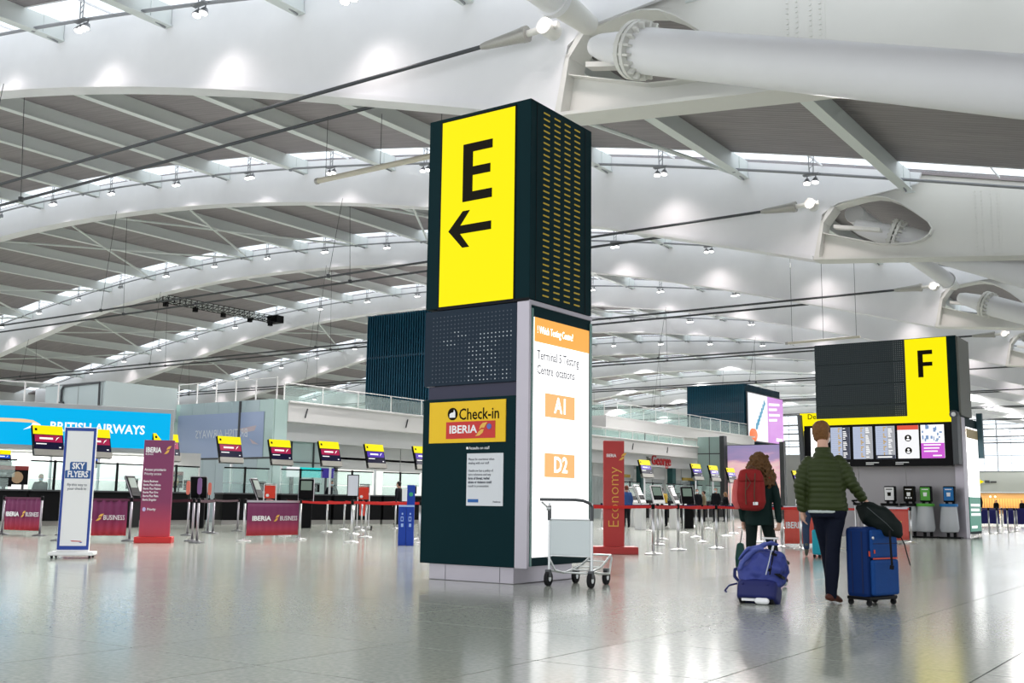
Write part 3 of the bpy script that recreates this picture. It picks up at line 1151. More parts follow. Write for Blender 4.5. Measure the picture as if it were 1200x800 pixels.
mp = b.nodes.new('ShaderNodeMapping')
mp.inputs['Scale'].default_value = (.5, 1, 2.4)
tcn = [n for n in b.nodes if n.type == 'TEX_COORD'][0]
sep = [n for n in b.nodes if n.type == 'SEPXYZ'][0]
mr = [n for n in b.nodes if n.type == 'MAP_RANGE'][0]
ma = b.nodes.new('ShaderNodeMath')
ma.operation = 'MULTIPLY_ADD'
ma.inputs[1].default_value = 2.2
mb2 = b.nodes.new('ShaderNodeMath')
mb2.operation = 'ADD'
mb2.inputs[1].default_value = -1.1
b.links.new(tcn.outputs['Object'], mp.inputs['Vector'])
b.links.new(mp.outputs['Vector'], nz.inputs['Vector'])
b.links.new(nz.outputs['Fac'], ma.inputs[0])
b.links.new(sep.outputs['Z'], ma.inputs[2])
b.links.new(ma.outputs[0], mb2.inputs[0])
b.links.new(mb2.outputs[0], mr.inputs['Value'])
m = MB()
m.box(.05, -.05, .05, 3.95, 0, 4.15)
m.build('picture', gm, t)
m = MB()
m.box(0, 0, 0, 4.0, .25, 4.2)
m.box(3.97, -.1, -1.0, 4.28, .3, 4.35)
m.build('frame', M_DKGREY, t)
m = MB()
m.box(0, -.02, -.95, 3.97, .2, -.05)
m.build('plinth', M_GREYWALL, t)
# more pale wall behind the walking pair
m = MB()
m.box(-70, 118, 0, -33, 118.3, 6.6)
struct(m.build('wall_back', M_GREYWALL))


# ------------------------------------------------------------------ dark blue louvred lift towers
def blue_tower(label, x0, y0, x1, y1, h, ad=False):
    t = thing('lift_tower', label, 'tower', (x0, y0, 0))
    W, D = x1 - x0, y1 - y0
    m = MB()
    m.box(.1, .1, 0, W - .1, D - .1, h - .1)
    m.build('core', mat('deep_teal_core', (0.003, 0.012, 0.022), 0.3), t)
    fins = MB()
    n = 30
    for i in range(n + 1):
        fins.box(W * i / n - .03, -.12, 0, W * i / n + .03, .1, h)
    stuff(fins.build('louvre_fin', mat('blue_fin', (0.004, 0.060, 0.105), 0.25, .4, spec=.3), t))
    f2 = MB()
    for i in range(int(D / .25)):
        f2.box(W - .1, i * .25, 0, W + .08, i * .25 + .05, h)
    stuff(f2.build('side_louvre', MATS['blue_fin'], t))
    bd = MB()
    for z in (h * .35, h * .55, h * .78):
        bd.box(-.05, -.09, z, W, .1, z + .12)
    bd.build('floor_band', mat('blue_band', (0.01, 0.04, 0.07), .3), t)
    gl = MB()
    for i in range(15):
        gl.box(W * i / 15 + .02, -.02, h * .02, W * (i + 1) / 15 - .02, .06, h - .05)
    stuff(gl.build('glass_strip', mat('dark_teal_glass', (0.008, 0.06, 0.09), 0.04, spec=.8), t))
    return t


blue_tower('dark blue louvred tower rising behind the left edge of the E sign', -44.0, 47.74, -38.4, 53.5, 11.98)
blue_tower('dark blue louvred tower with an advertising screen, far off between E and F signs', -44.0, 91.8, -38.4, 100.6, 11.85)
t = thing('advert_screen', 'tall white and lilac advertising screen on the side of the far blue tower', 'screen', (-38.1, 91.9, 6.75), R(90))
m = MB()
m.box(0, -.06, 0, 4.55, 0, 4.3)
m.build('white_half', mat('screen_white', (.8, .8, .8), .3, emit=(.92, .92, .95), strength=.95), t)
m = MB()
m.box(4.55, -.06, 0, 8.5, 0, 4.3)
m.build('lilac_half', mat('screen_lilac', (.6, .3, .7), .3, emit=(.66, .28, .74), strength=.9), t)
m = MB()
m.box(-.1, 0, -.1, 8.6, .12, 4.4)
m.build('frame', M_DKGREY, t)
m = MB()
m.m = 0
m.ell((1.0, -.08, .5), (.95, .03, .62))
m.m = 1
for i in range(7):
    m.prism([(1.6 + i * .33, 1.0 + i * .38), (2.05 + i * .3, 1.1 + i * .38), (2.2 + i * .3, 1.8 + i * .3), (1.7 + i * .33, 1.6 + i * .38)], -.09, -.06)
m.build('shapes', [mat('screen_orange', (.8, .2, .02), .3, emit=(.9, .16, .02), strength=.9), mat('screen_blue', (.05, .3, .5), .3, emit=(.08, .34, .52), strength=.9)], t)
m = MB()
for i in range(4):
    m.prism([(4.9, 3.7 - i * .5), (7.6 - (i % 2) * .7, 3.85 - i * .5), (7.6 - (i % 2) * .7, 3.62 - i * .5), (4.9, 3.47 - i * .5)], -.07, -.06)
m.box(6.6, -.07, .2, 8.2, -.06, .5)
m.build('copy_line', M_WTEXT_LIT, t)

# plant room box on the roof of the check-in zone
t = thing('plant_box', 'pale grey steel plant-room box on the roof above the light blue sign', 'plant room', (-40.0, 27.2, 4.3))
m = MB()
m.box(-4.4, 0, 0, 0, 3.7, 1.52)
m.build('body', mat('pale_grey_cladding', (0.52, 0.60, 0.60), 0.5), t)
m = MB()
for x in (-3.1, -1.9, -.15):
    m.box(x - .02, -.012, 0, x + .02, 0, 1.5)
m.box(-4.4, -.012, 1.46, 0, 0, 1.52)
m.build('panel_joint', mat('grey_joint', (.3, .33, .33), .5), t)
m = MB()
m.tube([(-3.05, -.08, .75), (-3.05, -.08, 1.25), (-2.9, -.08, 1.42), (-.3, -.08, 1.45), (-.25, -.08, .05)], .05, 6)
m.box(-3.2, -.1, .35, -2.9, 0, .75)
m.build('conduit', M_DKGREY, t)
m = MB()
m.box(-46, 17, 3.9, -38.4, 27.1, 4.28)
roof_ = struct(m.build('trim_5', M_GREYWALL))
# ------------------------------------------------------------------ the tall E way-finding tower
M_LBGLASS = glass_mat('dark_green_edge_glass', (0.25, 0.42, 0.38), 0.35)
tower = thing('sign_tower', 'tall dark green sign tower with a glowing yellow E panel and arrow', 'sign tower', (-8.79, 10.6, 0))
W, D = 1.62, 1.47
m = MB()
m.box(.09, .08, 0, 1.38, 1.40, .20)
pl = m.build('plinth', M_SILVER, tower, bevel=.008)
m = MB()
for x in (.35, 1.18):
    m.box(x - .003, .078, .01, x + .003, .081, .19)
m.build('joint', M_DKGREY, pl)
m = MB()
m.box(0, 0, .20, 1.44, D, 2.24)
body = m.build('lower_panel', M_DKGREEN, tower, bevel=.006)
m = MB()
m.box(.06, .03, 2.24, 1.46, D - .05, 2.41)
m.build('recess_band', M_PURPLE, tower)
m = MB()
m.box(.03, .012, 2.405, .16, .2, 2.43)
m.box(1.445, -.004, .19, W + .005, .045, 3.40)
m.box(1.5, .045, 3.34, W + .005, D + .02, 3.40)
m.build('silver_corner', M_SILVER, tower, bevel=.006)
m = MB()
m.box(0, 0, 2.41, 1.44, D, 3.38)
mid = m.build('dotted_panel', M_SLATE, tower, bevel=.006)
m = MB()
lit = {(6, 4), (7, 4), (7, 5), (8, 5), (9, 5), (3, 6), (4, 6), (5, 6), (4, 7), (5, 7), (6, 7)}
for i in range(22):
    for j in range(17):
        on = (10 <= i <= 17 and j >= 7 and (i * 7 + j * 5) % 4 != 0) or (i, j) in lit or (i > 12 and j in (5, 6)) or (i in (19, 20) and j > 13)
        m.m = 1 if on else 0
        m.cbox((.14 + i * .058, -.002, 3.29 - j * .052), (.013, .006, .013))
stuff(m.build('dot_grid', [mat('dim_dot', (.10, .12, .15), .5), mat('pale_dot', (.62, .66, .70), .5)], mid))
m = MB()
m.box(0, 0, 3.41, W, D, 5.95)
upper = m.build('upper_casing', M_DKGREEN, tower, bevel=.006)
m = MB()
m.box(1.30, -.004, 3.41, 1.306, 0, 5.95)
m.box(1.617, .13, 3.42, 1.625, .138, 5.94)
m.box(1.617, 1.30, 3.42, 1.625, 1.308, 5.94)
m.box(.2, -.012, 3.385, 1.62, .03, 3.42)
m.build('casing_joint', M_BLACK, upper)
m = MB()
m.box(.225, -.012, 3.43, 1.385, .02, 5.89)
ypan = m.build('yellow_panel', M_YELLOW_LIT, tower)
m = MB()
m.box(.205, -.008, 3.41, .225, .02, 5.91)
m.box(1.385, -.008, 3.41, 1.405, .02, 5.91)
m.box(.205, -.008, 5.89, 1.405, .02, 5.91)
m.build('panel_trim', M_INK, ypan)
ox, oz = 8.79, 0
E_poly = [(-8.21, 4.765), (-7.745, 4.765), (-7.745, 4.885), (-8.055, 4.885), (-8.055, 5.10), (-7.775, 5.10), (-7.775, 5.215), (-8.055, 5.215), (-8.055, 5.415), (-7.745, 5.415), (-7.745, 5.53), (-8.21, 5.53)]
A_poly = [(-8.43, 4.405), (-8.20, 4.645), (-8.09, 4.645), (-8.24, 4.46), (-7.75, 4.46), (-7.75, 4.35), (-8.24, 4.35), (-8.09, 4.165), (-8.20, 4.165)]
MB().prism([(x + ox, z) for x, z in E_poly], -.02, -.012).build('letter_e', M_INK, ypan)
MB().prism([(x + ox, z) for x, z in A_poly], -.02, -.012).build('arrow', M_INK, ypan)
m = MB()
for c in (.29, .54, .785, 1.03):
    for j in range(31):
        z = 5.84 - j * .0785
        m.box(1.618, c, z, 1.626, c + .135, z + .017)
stuff(m.build('lit_slot', mat('dim_yellow_slot', (.4, .3, .02), .4, emit=(.60, .44, .03), strength=.42), upper))
# amber check-in board
m = MB()
m.box(.115, -.012, 1.685, 1.30, .01, 2.20)
chk = m.build('amber_board', M_YELLOW, tower)
disc((.49, 2.045), .078).build('icon_disc', M_INK, chk, loc=(0, -.013, 0))
m = MB()
m.prism([(.445, 2.0), (.535, 2.0), (.535, 2.06), (.515, 2.1), (.505, 2.065), (.47, 2.06), (.445, 2.045)], -.021, -.017)
m.build('icon_figure', M_WPRINT, chk)
text('lettering', 'Check-in', .20, (.585, -.0135, 2.03), M_INK, chk, align='LEFT', sx=.86, bold=.002)
m = MB()
m.box(.39, -.016, 1.735, 1.15, -.012, 1.945)
ib = m.build('red_strip', M_RED, chk)
text('airline_name', 'IBERIA', .135, (.44, -.0175, 1.845), M_WPRINT, chk, align='LEFT', sx=1.13, bold=.003)
ib = chk
m = MB()
m.m = 0
swoosh(m, .85, 1.76, .16)
m.build('tail_flash', M_GOLD, ib, loc=(0, -.017, 0))
disc((1.06, 1.875), .035).build('alliance_roundel', mat('blue_roundel', (.10, .14, .42), .3), ib, loc=(0, -.017, 0))
text('notice_heading', 'Assaults on staff', .052, (.745, -.003, 1.615), M_WPRINT, body, align='LEFT', sx=.92, bold=.0)
disc((.722, 1.617), .017).build('notice_dot', M_WPRINT, body, loc=(0, -.002, 0))
m = MB()
m.box(.72, -.006, .915, 1.27, .004, 1.55)
no = m.build('notice', mat('notice_paper', (.62, .64, .66), .5), tower)
for i, (s_, b_) in enumerate((('Please be courteous when', 0), ('dealing with our staff', 0), ('', 0), ('Heathrow has a policy of', 0), ('zero tolerance and any', 0), ('form of threat, verbal', .0015), ('abuse or violence could', .0015), ('result in prosecution', 0))):
    if s_:
        text('notice_line', s_, .043, (.745, -.0075, 1.478 - i * .0465), mat('grey_ink', (.10, .11, .13), .5), no, align='LEFT', sx=.86, bold=b_)
m = MB()
m.box(.745, -.008, .955, .905, -.006, .995)
m.build('notice_badge', mat('badge_blue', (.03, .12, .36), .5), no)
text('notice_footer', 'Heathrow', .032, (1.18, -.0075, .965), mat('grey_ink', (.1, .1, .12), .5), no, sx=.85)
# light box on the right face
m = MB()
m.box(W - .06, .05, .22, W - .01, D, 3.34)
lb = m.build('lightbox_frame', M_DKGREEN, tower)
m = MB()
m.box(W - .02, .115, .32, W + .004, 1.40, 3.20)
lbp = m.build('lightbox_poster', mat('backlit_poster', (.9, .9, .9), .3, emit=(1, 1, 1), strength=1.6), tower)
m = MB()
m.box(W + .004, .115, 2.90, W + .008, 1.40, 3.20)
m.build('orange_header', M_ORANGE_LIT, lbp)
for z, s_ in ((2.0, 'A1'), (1.27, 'D2')):
    q = MB()
    q.box(W + .004, .36, z, W + .008, 1.05, z + .29)
    g = q.build('gate_tile', M_PEACH_LIT, lbp)
    text('gate_number', s_, .27, (W + .0095, .72, z + .145), M_WLIT, lbp, rz=R(90), sx=.95, bold=.005)
text('poster_heading', '! Which Testing Centre?', .13, (W + .0095, .17, 3.05), M_WLIT, lbp, rz=R(90), align='LEFT', sx=.64, bold=.0)
for z, s_ in ((2.74, 'Terminal 5 Testing'), (2.56, 'Centre locations')):
    text('poster_line', s_, .16, (W + .007, .17, z), mat('faint_grey_print', (.12, .12, .14), .5), lbp, rz=R(90), align='LEFT', sx=.80, bold=.001)
m = MB()
m.box(W + .004, .05, .22, W + .012, .085, 3.3)
m.box(W + .004, 1.42, .22, W + .012, D, 3.3)
m.build('edge_glass', M_LBGLASS, lb)

# ------------------------------------------------------------------ the F tower with departure boards
FT = thing('sign_tower', 'dark sign block with a glowing yellow F above departure screens', 'sign tower', (-12.46, 36.0, 0))
FW = 4.56
for j in range(4):
    z1 = 6.40 - j * .70
    z0 = max(3.84, z1 - .69)
    m = MB()
    m.box(0, 0, z0, 3.02, .5, z1)
    p = m.build('grille_panel', M_SLATE if False else mat('dark_grey_green_grille', (0.018, 0.030, 0.034), .4), FT)
    m = MB()
    for i in range(44):
        for q in range(int((z1 - z0) / .066)):
            m.m = 1 if i > 38 else 0
            m.cbox((.05 + i * .067, -.004, z0 + .04 + q * .066), (.022, .012, .022))
    stuff(m.build('perforation', [mat('dark_hole', (.05, .065, .07), .5), mat('light_hole', (.22, .24, .24), .5)], p))
m = MB()
m.box(0, .05, 3.84, FW + .05, 1.5, 6.42)
m.box(4.33, -.01, 3.84, FW + .05, .06, 6.42)
m.build('casing', M_DKGREEN, FT)
m = MB()
m.box(4.6, .02, 3.86, FW + .12, 1.5, 6.38)
m.build('side_panel', mat('olive_grey_panel', (0.16, 0.16, 0.14), .5), FT)
m = MB()
m.box(3.03, -.03, 3.86, 4.33, .05, 6.39)
yp = m.build('yellow_panel', M_YELLOW_LIT, FT)
F_poly = [(3.43, 5.12), (3.59, 5.12), (3.59, 5.48), (3.88, 5.48), (3.88, 5.61), (3.59, 5.61), (3.59, 5.86), (3.89, 5.86), (3.89, 6.0), (3.43, 6.0)]
MB().prism(F_poly, -.045, -.03).build('letter_f', M_INK, yp)
m = MB()
m.box(-.06, -.25, 3.64, FW - .05, .05, 3.86)
m.build('yellow_band', M_YELLOW_LIT, FT)
m = MB()
m.box(-.35, -.24, 2.26, FW - .15, .0, 3.64)
bd = m.build('screen_case', M_BLACK, FT)
M_SCRBLUE = mat('board_pale_blue', (.5, .55, .7), .2, emit=(.46, .52, .68), strength=.9)
M_SCRGREY = mat('board_grey', (.4, .4, .42), .2, emit=(.42, .43, .46), strength=.85)
M_SCRDK = mat('board_dark', (.03, .035, .05), .2, emit=(.04, .045, .07), strength=1)
M_SCRGOLD = mat('board_amber', (.5, .3, .05), .2, emit=(.55, .34, .06), strength=.9)
for i, (x0, x1) in enumerate(((-.12, .42), (.56, 1.19), (1.31, 1.94), (2.05, 2.66), (2.75, 3.41), (3.48, 4.19))):
    m = MB()
    m.box(x0, -.262, 2.50, x1, -.24, 3.56)
    sc = m.build('departure_screen', [M_WLIT, M_SCRBLUE, M_SCRBLUE, M_SCRBLUE, mat('plain_white_screen', (.8, .8, .8), .2, emit=(.9, .9, .93), strength=.95), M_WTEXT_LIT][i], FT)
    w = x1 - x0
    if i in (1, 2, 3):
        m = MB()
        m.m = 0
        m.box(x0 + w * .62, -.266, 2.5, x1, -.262, 3.56)
        m.m = 1
        for q in range(21):
            m.box(x0 + .03, -.268, 2.53 + q * .049, x1 - .03, -.266, 2.533 + q * .049)
        m.m = 2
        for q in range(19):
            if q % 4 != 3:
                m.box(x0 + w * .40, -.27, 2.56 + q * .052, x0 + w * .40 + w * (.07 + .08 * ((q * 7) % 3 == 0)), -.266, 2.596 + q * .052)
        m.m = 3
        for q in range(20):
            if (q * 5 + i) % 7:
                m.box(x0 + w * .66, -.27, 2.55 + q * .05, x0 + w * (.78 + .02 * ((q * 11 + i) % 6)), -.266, 2.575 + q * .05)
        if i == 3:
            m.m = 1
            m.box(x0, -.272, 2.5, x1, -.268, 2.62)
            m.m = 3
            m.box(x0 + .05, -.275, 2.535, x1 - .1, -.272, 2.575)
        stuff(m.build('timetable', [M_SCRDK if i == 1 else M_SCRGREY, M_SCRDK, M_SCRGOLD, M_WTEXT_LIT], sc))
    if i == 4:
        m = MB()
        m.box(x0, -.266, 3.42, x1, -.262, 3.56)
        m.build('red_header', mat('screen_red', (.7, .1, .05), .3, emit=(.75, .08, .04), strength=.9), sc)
        m = MB()
        for z in (3.15, 2.75):
            m.m = 0
            m.prism([(x0 + w * .5 + .11 * math.cos(q * .4488), z + .11 * math.sin(q * .4488)) for q in range(14)], -.266, -.262)
            m.m = 1
            m.ell((x0 + w * .5, -.268, z + .03), (.035, .006, .035))
            m.ell((x0 + w * .5, -.268, z - .05), (.06, .006, .03))
        m.build('pictogram', [M_INK, M_WTEXT_LIT], sc)
    if i == 5:
        m = MB()
        m.box(x0, -.266, 2.5, x1, -.262, 2.98)
        m.build('magenta_half', mat('screen_magenta', (.6, .1, .6), .3, emit=(.58, .09, .62), strength=.95), sc)
        m = MB()
        for q, (a, b, z) in enumerate(((.08, .6, 2.90), (.08, .55, 2.8), (.08, .5, 2.7), (.35, .62, 2.56))):
            m.box(x0 + a, -.27, z, x0 + b, -.266, z + .04)
        m.build('caption_line', M_WTEXT_LIT, sc)
        m = MB()
        rr = random.Random(5)
        for q in range(16):
            a, z = rr.uniform(.03, .6), rr.uniform(3.0, 3.45)
            m.box(x0 + a, -.268, z, x0 + a + rr.uniform(.03, .09), -.264, z + rr.uniform(.04, .14))
        m.build('picture_patch', [mat('screen_steel_blue', (.2, .3, .5), .3, emit=(.20, .32, .55), strength=.9)], sc)
m = MB()
for x in (.75, 1.7, 2.65):
    m.box(x, -.245, 2.36, x + .42, -.24, 2.39)
    m.box(x, -.245, 2.31, x + .25, -.24, 2.335)
stuff(m.build('case_print', M_WPRINT, bd))
# arm at the right end, post and second yellow board at the left
m = MB()
m.box(4.45, -.35, 2.3, 4.62, .1, 3.95)
m.tube([(4.53, -.38, 3.86), (4.53, -.30, 3.86)], .13, 14)
m.build('end_bracket', M_DKGREY, FT)
m = MB()
m.tube([(4.53, -.40, 3.86), (4.53, -.38, 3.86)], .07, 12)
m.build('bracket_cap', M_WPRINT, FT)
m = MB()
m.bar((-.38, -.35, 2.2), (-.46, -.35, 4.0), .13, .13)
m.box(-.62, .1, 2.2, -.3, .35, 3.5)
m.build('left_post', M_DKGREY, FT)
m = MB()
m.box(-.62, .12, 3.55, .05, .25, 4.10)
m.box(-.60, .08, 2.9, -.50, .25, 3.6)
yb = m.build('departures_board', M_YELLOW_LIT, FT)
text('lettering', 'De', .25, (-.20, .11, 3.97), M_INK, yb, bold=.002)
# stone-grey lower wall and silver corner, ad light box on the side
m = MB()
m.box(-.2, .55, 0, 1.2, 1.5, 2.4)
m.box(1.21, .55, 0, 2.75, 1.5, 2.4)
m.box(2.76, .55, 0, FW - .25, 1.5, 2.4)
m.build('clad_wall', mat('brown_grey_cladding', (0.33, 0.315, 0.325), .35, .3, noise_amt=.08, noise_scale=.8), FT)
m = MB()
m.box(FW - .25, .42, 0, FW + .02, .9, 3.84)
m.build('silver_column', M_SILVER, FT, bevel=.01)
m = MB()
m.box(FW - .05, .9, .12, FW + .02, 2.6, 3.84)
sl = m.build('side_frame', M_DKGREEN, FT)
m = MB()
m.box(FW, .95, 1.3, FW + .04, 2.55, 3.55)
m.build('side_lightbox', M_WLIT, sl)
m = MB()
m.box(FW, .95, .2, FW + .035, 2.55, 1.3)
gb2 = m.build('green_poster_foot', mat('backlit_green', (.02, .2, .13), .3, emit=(.02, .20, .13), strength=.9), FT)
m = MB()
for z, a in ((1.0, 1.3), (.85, 1.2), (.7, 1.35), (.3, .8)):
    m.box(FW + .034, 1.1, z, FW + .042, 1.1 + a, z + .08)
m.build('poster_stripe', M_WTEXT_LIT, gb2)
m = MB()
m.box(FW - .02, .95, 3.2, FW + .05, 2.55, 3.5)
m.build('timber_header', mat('timber_print', (.5, .38, .2), .5), sl)
m = MB()
m.box(FW + .02, 2.6, 2.6, FW + .2, 2.75, 4.1)
m.build('rear_post', mat('slate_post', (.05, .10, .12), .4), FT)

# ------------------------------------------------------------------ recycling stations in front of the F wall
M_BAG = glass_mat('clear_bin_bag', (0.78, 0.80, 0.82), 0.35, .25)


def bin_station(x, colname, col, label, print_col):
    t = thing('recycling_station', label, 'bin', (x, 35.85, 0))
    m = MB()
    m.box(-.14, .12, 0, -.06, .2, 1.2)
    m.box(.06, .12, 0, .14, .2, 1.2)
    m.box(-.32, -.1, 0, .32, .3, .04)
    m.build('stand', M_BLACK, t)
    m = MB()
    m.box(-.17, -.02, 1.12, .19, .16, 1.62)
    hd = m.build('header', M_BLACK, t, bevel=.03)
    m = MB()
    m.box(-.145, -.032, 1.17, .145, -.02, 1.58)
    m.build('sign_face', col, hd)
    m = MB()
    m.prism([(-.05, 1.30), (.05, 1.30), (.06, 1.42), (-.06, 1.42)], -.038, -.032)
    m.box(-.1, -.037, 1.5, .1, -.032, 1.53)
    if colname == 'black':
        for q in range(3):
            m.box(-.1 + q * .075, -.037, 1.22, -.05 + q * .075, -.032, 1.27)
    m.build('sign_print', print_col, hd)
    m = MB()
    m.lathe([(.22, .98), (.27, .98), (.28, 1.03), (.27, 1.07), (.2, 1.07)], (0, -.05, 0), 20)
    m.build('rim', col if colname in ('green', 'blue') else M_BLACK, t, True)
    m = MB()
    rr = random.Random(int(x * 10))
    rings = []
    for z, r in ((.99, .23), (.8, .25), (.55, .27), (.32, .29), (.20, .25), (.17, .08)):
        rings.append([Vector((r * math.cos(2 * math.pi * k / 24) * (1 + .09 * math.sin(5 * k) * (1 - z)), -.05 + r * math.sin(2 * math.pi * k / 24) * (1 + .09 * math.cos(7 * k)), z)) for k in range(24)])
    m.loft(rings)
    m.build('bag', M_BAG, t, True)
    return t


bin_station(-10.07, 'white', M_WPRINT, 'recycling bag stand with a white label, leftmost in front of the F wall', M_INK)
bin_station(-9.46, 'black', M_INK, 'recycling bag stand with a black label, second along the F wall', M_WPRINT)
bin_station(-8.95, 'green', mat('label_green', (.10, .42, .05), .4), 'recycling bag stand with a green label and green rim', M_WPRINT)
bin_station(-8.24, 'blue', mat('label_blue', (.01, .17, .46), .4), 'recycling bag stand with a blue label and blue rim', M_WPRINT)

# ------------------------------------------------------------------ free-standing signs
# white and blue family sign (its cartoon figures are left out)
t = thing('floor_sign', 'white floor sign with a blue border reading SKY FLYERS, by the purple banners', 'sign', (-15.66, 10.27, 0), R(47))
t.scale.x = .93
m = MB()
m.box(-.36, -.22, .045, .36, .22, .10)
m.build('base', M_WHITE, t, bevel=.012)
for x in (-.3, .3):
    for y in (-.17, .17):
        m = MB()
        m.tube([(x - .015, y, .0255), (x + .015, y, .0255)], .025, 10)
        m.build('castor', M_RUBBER, t)
m = MB()
m.box(-.26, -.05, .10, .26, .05, 2.07)
pn = m.build('panel', M_WHITE, t, bevel=.008)
m = MB()
for b in ((-.255, .13, -.215, 2.06), (.215, .13, .255, 2.06), (-.215, .13, .215, .19), (-.215, 2.01, .215, 2.06)):
    m.box(b[0], -.054, b[1], b[2], -.05, b[3])
m.build('blue_border', mat('royal_blue_print', (.025, .06, .30), .4), pn)
m = MB()
m.prism([(-.135, 1.375), (.135, 1.375), (.14, 1.40), (.135, 1.515), (-.125, 1.515), (-.14, 1.49)], -.0525, -.05)
m.prism([(-.205, 1.25), (.20, 1.25), (.205, 1.27), (.205, 1.38), (-.20, 1.38), (-.21, 1.36)], -.0535, -.05)
m.build('lettering_outline', mat('navy_outline', (.03, .10, .30), .4), pn)
text('lettering', 'SKY', .135, (0, -.0555, 1.445), M_WPRINT, pn, bold=.004, sx=.86, depth=.001)
text('lettering', 'FLYERS', .135, (0, -.0555, 1.315), M_WPRINT, pn, bold=.004, sx=.80, depth=.001)
text('small_lettering', 'Fly this way to\nyour check in', .062, (0, -.0535, 1.12), mat('slate_print', (.08, .10, .14), .4), pn, sx=.9)
m = MB()
m.prism([(-.05, .275), (.12, .268), (.14, .255), (-.02, .258)], -.055, -.05)
m.build('red_ribbon', M_RED, pn)
m = MB()
m.prism([(.08, .25), (.15, .25), (.13, .235)], -.055, -.05)
m.build('blue_ribbon', MATS['royal_blue_print'], pn)

# purple and red priority sign
gpr = gradient_mat('purple_to_red_print', [(0, (.50, .035, .05)), (.14, (.42, .03, .07)), (.4, (.20, .018, .085)), (1, (.17, .02, .095))], 'Z', .45, 0, 2.2)
t = thing('floor_sign', 'tall purple priority check-in sign with white lettering on a red base', 'sign', (-19.76, 14.88, 0), R(46))
t.scale.x = .77
m = MB()
m.box(-.5, -.26, 0, .5, .26, .13)
m.build('base', mat('bright_red_base', (.55, .03, .03), .4), t, bevel=.01)
m = MB()
m.box(-.41, -.06, .13, .41, .06, 2.2)
pn = m.build('panel', gpr, t, bevel=.006)
text('airline_name', 'IBERIA', .155, (-.36, -.062, 1.98), M_WPRINT, pn, align='LEFT', bold=.005, sx=.95)
m = MB()
swoosh(m, .14, 1.90, .17)
m.build('tail_flash', M_GOLD, pn, loc=(0, -.062, 0))
text('subtitle', 'BUSINESS', .05, (-.36, -.062, 1.89), M_WPRINT, pn, align='LEFT')
for i, (s_, z) in enumerate((('Acceso prioritario', 1.56), ('Priority access', 1.47))):
    text('heading', s_, .078, (-.36, -.062, z), M_WPRINT, pn, align='LEFT', bold=.001 * (1 - i))
for i, s_ in enumerate(('Iberia Business', 'Iberia Plus Infinita', 'Iberia Plus Platino', 'Iberia Plus Oro', 'Iberia Plus Plata', 'Iberia Singular')):
    text('list_line', s_, .066, (-.37, -.062, 1.31 - i * .079), M_WPRINT, pn, align='LEFT', bold=.001)
disc((-.31, .71), .045).build('roundel', mat('lilac_print', (.5, .42, .7), .4), pn, loc=(0, -.062, 0))
text('small_lettering', 'Priority', .075, (-.23, -.062, .71), M_WPRINT, pn, align='LEFT', bold=.001)

# red economy sign
t = thing('floor_sign', 'narrow red sign reading Economy vertically, on a red base by the trolley', 'sign', (-10.45, 18.45, 0), R(36))
m = MB()
m.box(-.44, -.3, 0, .44, .3, .14)
m.build('base', M_REDSIGN, t, bevel=.01)
m = MB()
m.box(-.2, -.07, .14, .2, .07, 2.17)
pn = m.build('panel', M_REDSIGN, t, bevel=.006)
text('airline_name', 'IBERIA', .085, (-.15, -.072, 1.88), M_WPRINT, pn, align='LEFT', bold=.002, sx=.8)
m = MB()
swoosh(m, .09, 1.79, .14)
m.build('tail_flash', M_GOLD, pn, loc=(0, -.072, 0))
o = text('lettering', 'Economy', .30, (0, 0, 0), M_GOLD, pn, align='CENTER', bold=-.004, sx=1.05)
o.matrix_local = Matrix.Translation((.0, -.074, 1.08)) @ Matrix.Rotation(R(-90), 4, 'Y')
m = MB()
m.box(-.08, .08, 1.9, .22, .12, 2.0)
# blue cabin bag gauge
t = thing('bag_gauge', 'blue hand-baggage size gauge with white outlines, left of the E sign', 'bag gauge', (-15.45, 18.15, 0), R(38))
for n, (x, h) in enumerate(((-.17, .83), (.0, .83))):
    m = MB()
    m.box(x, -.12, 0, x + .165, .12, h)
    p = m.build('box', M_BLUE, t, bevel=.006)
    m = MB()
    cx = x + .08
    for a, b, c, d in ((-.03, .52, .03, .54), (-.03, .60, .03, .62), (-.03, .52, -.02, .62), (.02, .52, .03, .62), (-.02, .40, .03, .47), (-.01, .66, .02, .70)):
        m.box(cx + a, -.126, b, cx + c, -.12, d)
    m.build('print', mat('pale_blue_print', (.35, .5, .8), .4), p)
m = MB()
m.box(.0, .02, .83, .17, .06, 1.30)
bk = m.build('back_board', M_BLUE, t)
disc((.085, 1.1), .045).build('badge', mat('green_badge', (.05, .4, .2), .4), bk, loc=(0, .018, 0))
m = MB()
m.box(-.11, .0, .95, .0, .03, 1.22)
m.build('paper', M_WPRINT, t)
m = MB()
m.box(-.17, -.13, .83, .17, -.1, .87)
m.build('top_edge', MATS['pale_blue_print'], t)

# ------------------------------------------------------------------ luggage trolley by the E tower
t = thing('luggage_trolley', 'empty silver luggage trolley parked beside the glowing poster', 'trolley', (-6.72, 10.84, 0), R(8))
M_ALU = mat('satin_aluminium', (0.66, 0.68, 0.68), 0.35, 0.85)
m = MB()
for x in (-.27, .27):
    m.tube([(x, 0, .10), (x, 0, .96)], .017, 10)
m.build('upright', M_ALU, t, True)
m = MB()
for x in (-.27, .27):
    m.tube([(x, 0, .76), (x, 0, .93)], .024, 10)
m.build('grip_sleeve', M_DKGREY, t, True)
m = MB()
m.tube([(.27, 0, .92), (.265, -.05, .96), (.22, -.13, .99), (.12, -.17, 1.0), (-.31, -.17, 1.0)], .018, 10)
m.build('push_bar', M_DKGREY, t, True)
m = MB()
m.tube([(-.31, -.13, .97), (-.27, -.06, .91)], .012, 8)
m.tube([(-.29, -.05, .90), (-.25, -.02, .90)], .03, 10)
